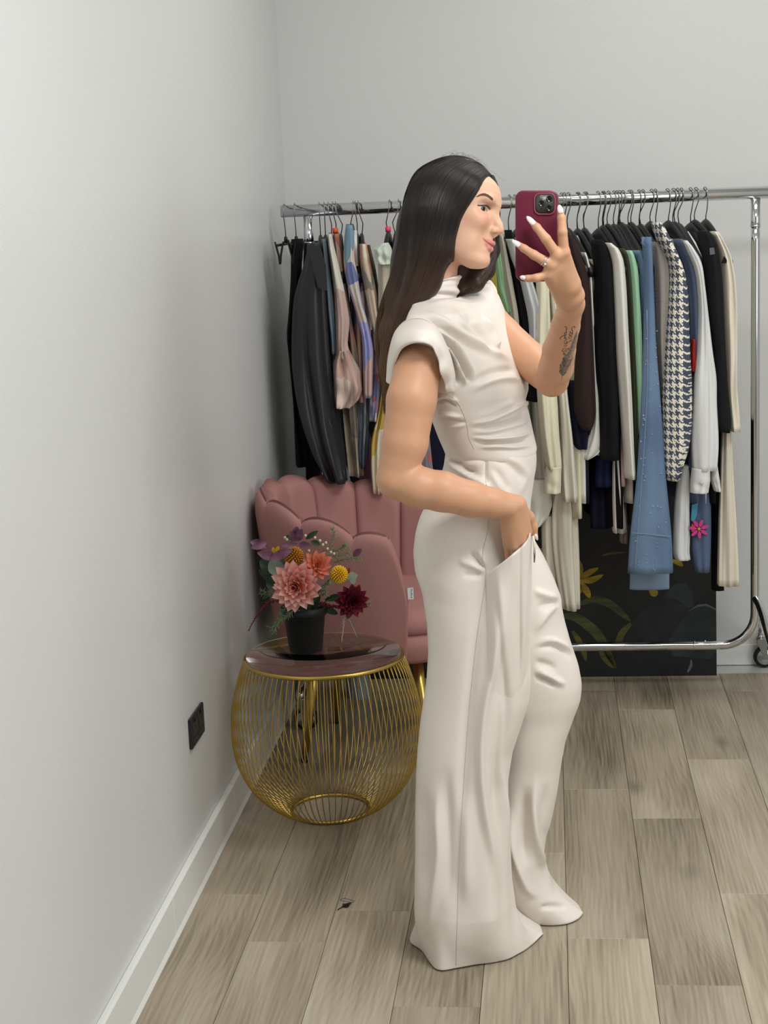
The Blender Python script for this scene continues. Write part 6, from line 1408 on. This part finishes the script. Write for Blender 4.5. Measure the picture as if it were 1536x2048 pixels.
# pocket flap: the front of the leg pulled away by the hand
def flap():
    top_ = [(v.x, v.y) for v in smooth_path([Vector(p) for p in ((970, 1150, 0), (1000, 1128, 0), (1028, 1106, 0), (1048, 1088, 0), (1058, 1072, 0), (1063, 1056, 0))], 8)]
    n = len(top_); rows = []; nV = 60
    for j in range(nV):
        v = j/(nV-1); r = []
        for i in range(n+8):
            k = min(i, n-1); tx, ty = top_[k]; u = k/(n-1); wrap = max(0, i-n+1)/8.0
            bx, by = 964+84*u, 1430; mx, my = 974+91*u, 1290
            x = tx*(1-v)**2+mx*2*v*(1-v)+bx*v*v; y = ty*(1-v)**2+my*2*v*(1-v)+by*v*v
            h = BV_N.ray_cast(CAM, ray(min(x, 1040), y).normalized()); y0 = h[0].y if h[0] is not None else YP-.1
            off = .078*min(1, u*2.6)**.8*(1-v)**1.5-.006*v-.003*(1-min(1, u*8))
            back = .05*max(0, (u-.8)/.2)**2
            fold = .010*math.exp(-((x-996-.10*(y-1150))/8)**2)*min(1, v*4)*(1-v)-.010*math.exp(-((x-1024-.06*(y-1150))/11)**2)*min(1, v*4)*(1-v)+.006*math.exp(-((x-1044)/7)**2)*(1-v)
            r.append(at(x-6*wrap, y, y0-off-fold+back+.11*wrap))
        rows.append(r)
    grid_obj('pocket_flap', rows, SUIT, trou, .0018)
flap()
SEAM = mat('ivory_seam', (210, 200, 190), 0.7)
def seam(name, bvh, pts, parent, r=0.0007):
    pt, nn = drape(bvh, sm2(pts, 6), 0.0002, 4)
    if len(pt) > 2: obj(name, *tube(pt, r, 5), SEAM, parent)
seam('side_seam', BV_N, [(973, 906), (971, 940), (972, 965), (978, 1000), (975, 1060), (965, 1110), (972, 1148), (962, 1220), (951, 1300), (936, 1450), (926, 1600), (918, 1750), (912, 1930)], trou)
seam('waist_seam', BV_N, [(897, 890), (920, 900), (945, 904), (972, 905)], trou)
seam('princess_seam', BV_T, [(868, 786), (895, 790), (915, 805), (928, 830), (935, 855), (938, 875), (948, 897)], person)
seam('armhole_seam', BV_T, [(858, 648), (876, 660), (893, 685), (905, 712), (912, 740)], person)
# ---------------------------------------------------------------- drawstring end, phone
obj('drawstring', *tube([P(1066, 1072, -.14), P(1068.5, 1085, -.145), P(1069, 1103, -.147)], .0022, 8), mat('cord_ivory', (230, 222, 200), .7), trou)
obj('cord_tip', *tube([P(1069, 1103, -.147), P(1069, 1112, -.147), P(1068.5, 1125, -.147)], [.0023, .002, .0012], 8), mat('pewter', (130, 126, 124), .35, .9), trou)
def phone():
    Yb = YP-.3115
    c = at(1073.5, 472, Yb); t = thing('phone', 'smartphone in a wine-red case held up in front of the face', 'phone', c)
    CASE = mat('wine_case', (104, 32, 54), 0.42, spec=0.4)
    def rrect(x0, y0, x1, y1, r, Y, n=7):
        pts = []
        for cx, cy, a0 in ((x1-r, y0+r, -90), (x1-r, y1-r, 0), (x0+r, y1-r, 90), (x0+r, y0+r, 180)):
            for k in range(n+1):
                a = math.radians(a0+90*k/n); pts.append(at(cx+r*math.cos(a), cy+r*math.sin(a), Y))
        return pts
    x0, y0, x1, y1 = 1031, 381, 1116.5, 563
    rings = [rrect(x0+3, y0+3, x1-3, y1-3, 15, Yb), rrect(x0+1, y0+1, x1-1, y1-1, 16, Yb+.0006), rrect(x0, y0, x1, y1, 17, Yb+.002), rrect(x0-.3, y0-.3, x1+.6, y1, 17, Yb+.0095), rrect(x0+1, y0+1, x1-.5, y1-1, 16, Yb+.0105)]
    obj('case', *loft(rings), CASE, t)
    obj('screen', *loft([rrect(x0+2, y0+2, x1-2, y1-2, 15, Yb+.0106), rrect(x0+2, y0+2, x1-2, y1-2, 15, Yb+.011)]), mat('screen_black', (10, 10, 12), .1), t)
    ri = [rrect(1067.5, 385.5, 1111.5, 430, 12, Yb+.0004), rrect(1067.5, 385.5, 1111.5, 430, 12, Yb-.0016), rrect(1069.5, 387.5, 1109.5, 428, 11, Yb-.0020), rrect(1070.5, 388.5, 1108.5, 427, 10, Yb-.0008)]
    obj('camera_rim', *loft(ri), mat('wine_rim', (142, 62, 82), .4), t)
    obj('camera_plate', *loft([rrect(1070, 388, 1109, 427.5, 10, Yb+.0002), rrect(1070, 388, 1109, 427.5, 10, Yb-.0012)]), mat('graphite', (74, 74, 72), .35, .3), t)
    LB = mat('lens_black', (10, 10, 13), .08, coat=.5)
    def disc(name, x, y, r, m, h=.0022):
        return obj(name, *loft([[at(x+r*k*math.cos(a), y+r*k*math.sin(a), Yb-q) for a in np.linspace(0, 2*math.pi, 24, endpoint=False)] for k, q in ((1, .0005), (1, h), (.86, h+.0003), (.8, h-.0003), (.3, h-.0006))]), m, t)
    disc('lens', 1083.5, 406.5, 6.4, LB); disc('lens', 1099.5, 397.5, 6.6, LB); disc('lens', 1099.5, 416, 6.4, LB)
    disc('flash', 1083, 393.5, 2.7, mat('flash_white', (236, 232, 222), .3), .0014); disc('lidar', 1083, 418.5, 2.8, mat('lidar', (44, 44, 44), .3), .0014)
phone()
done_bases()
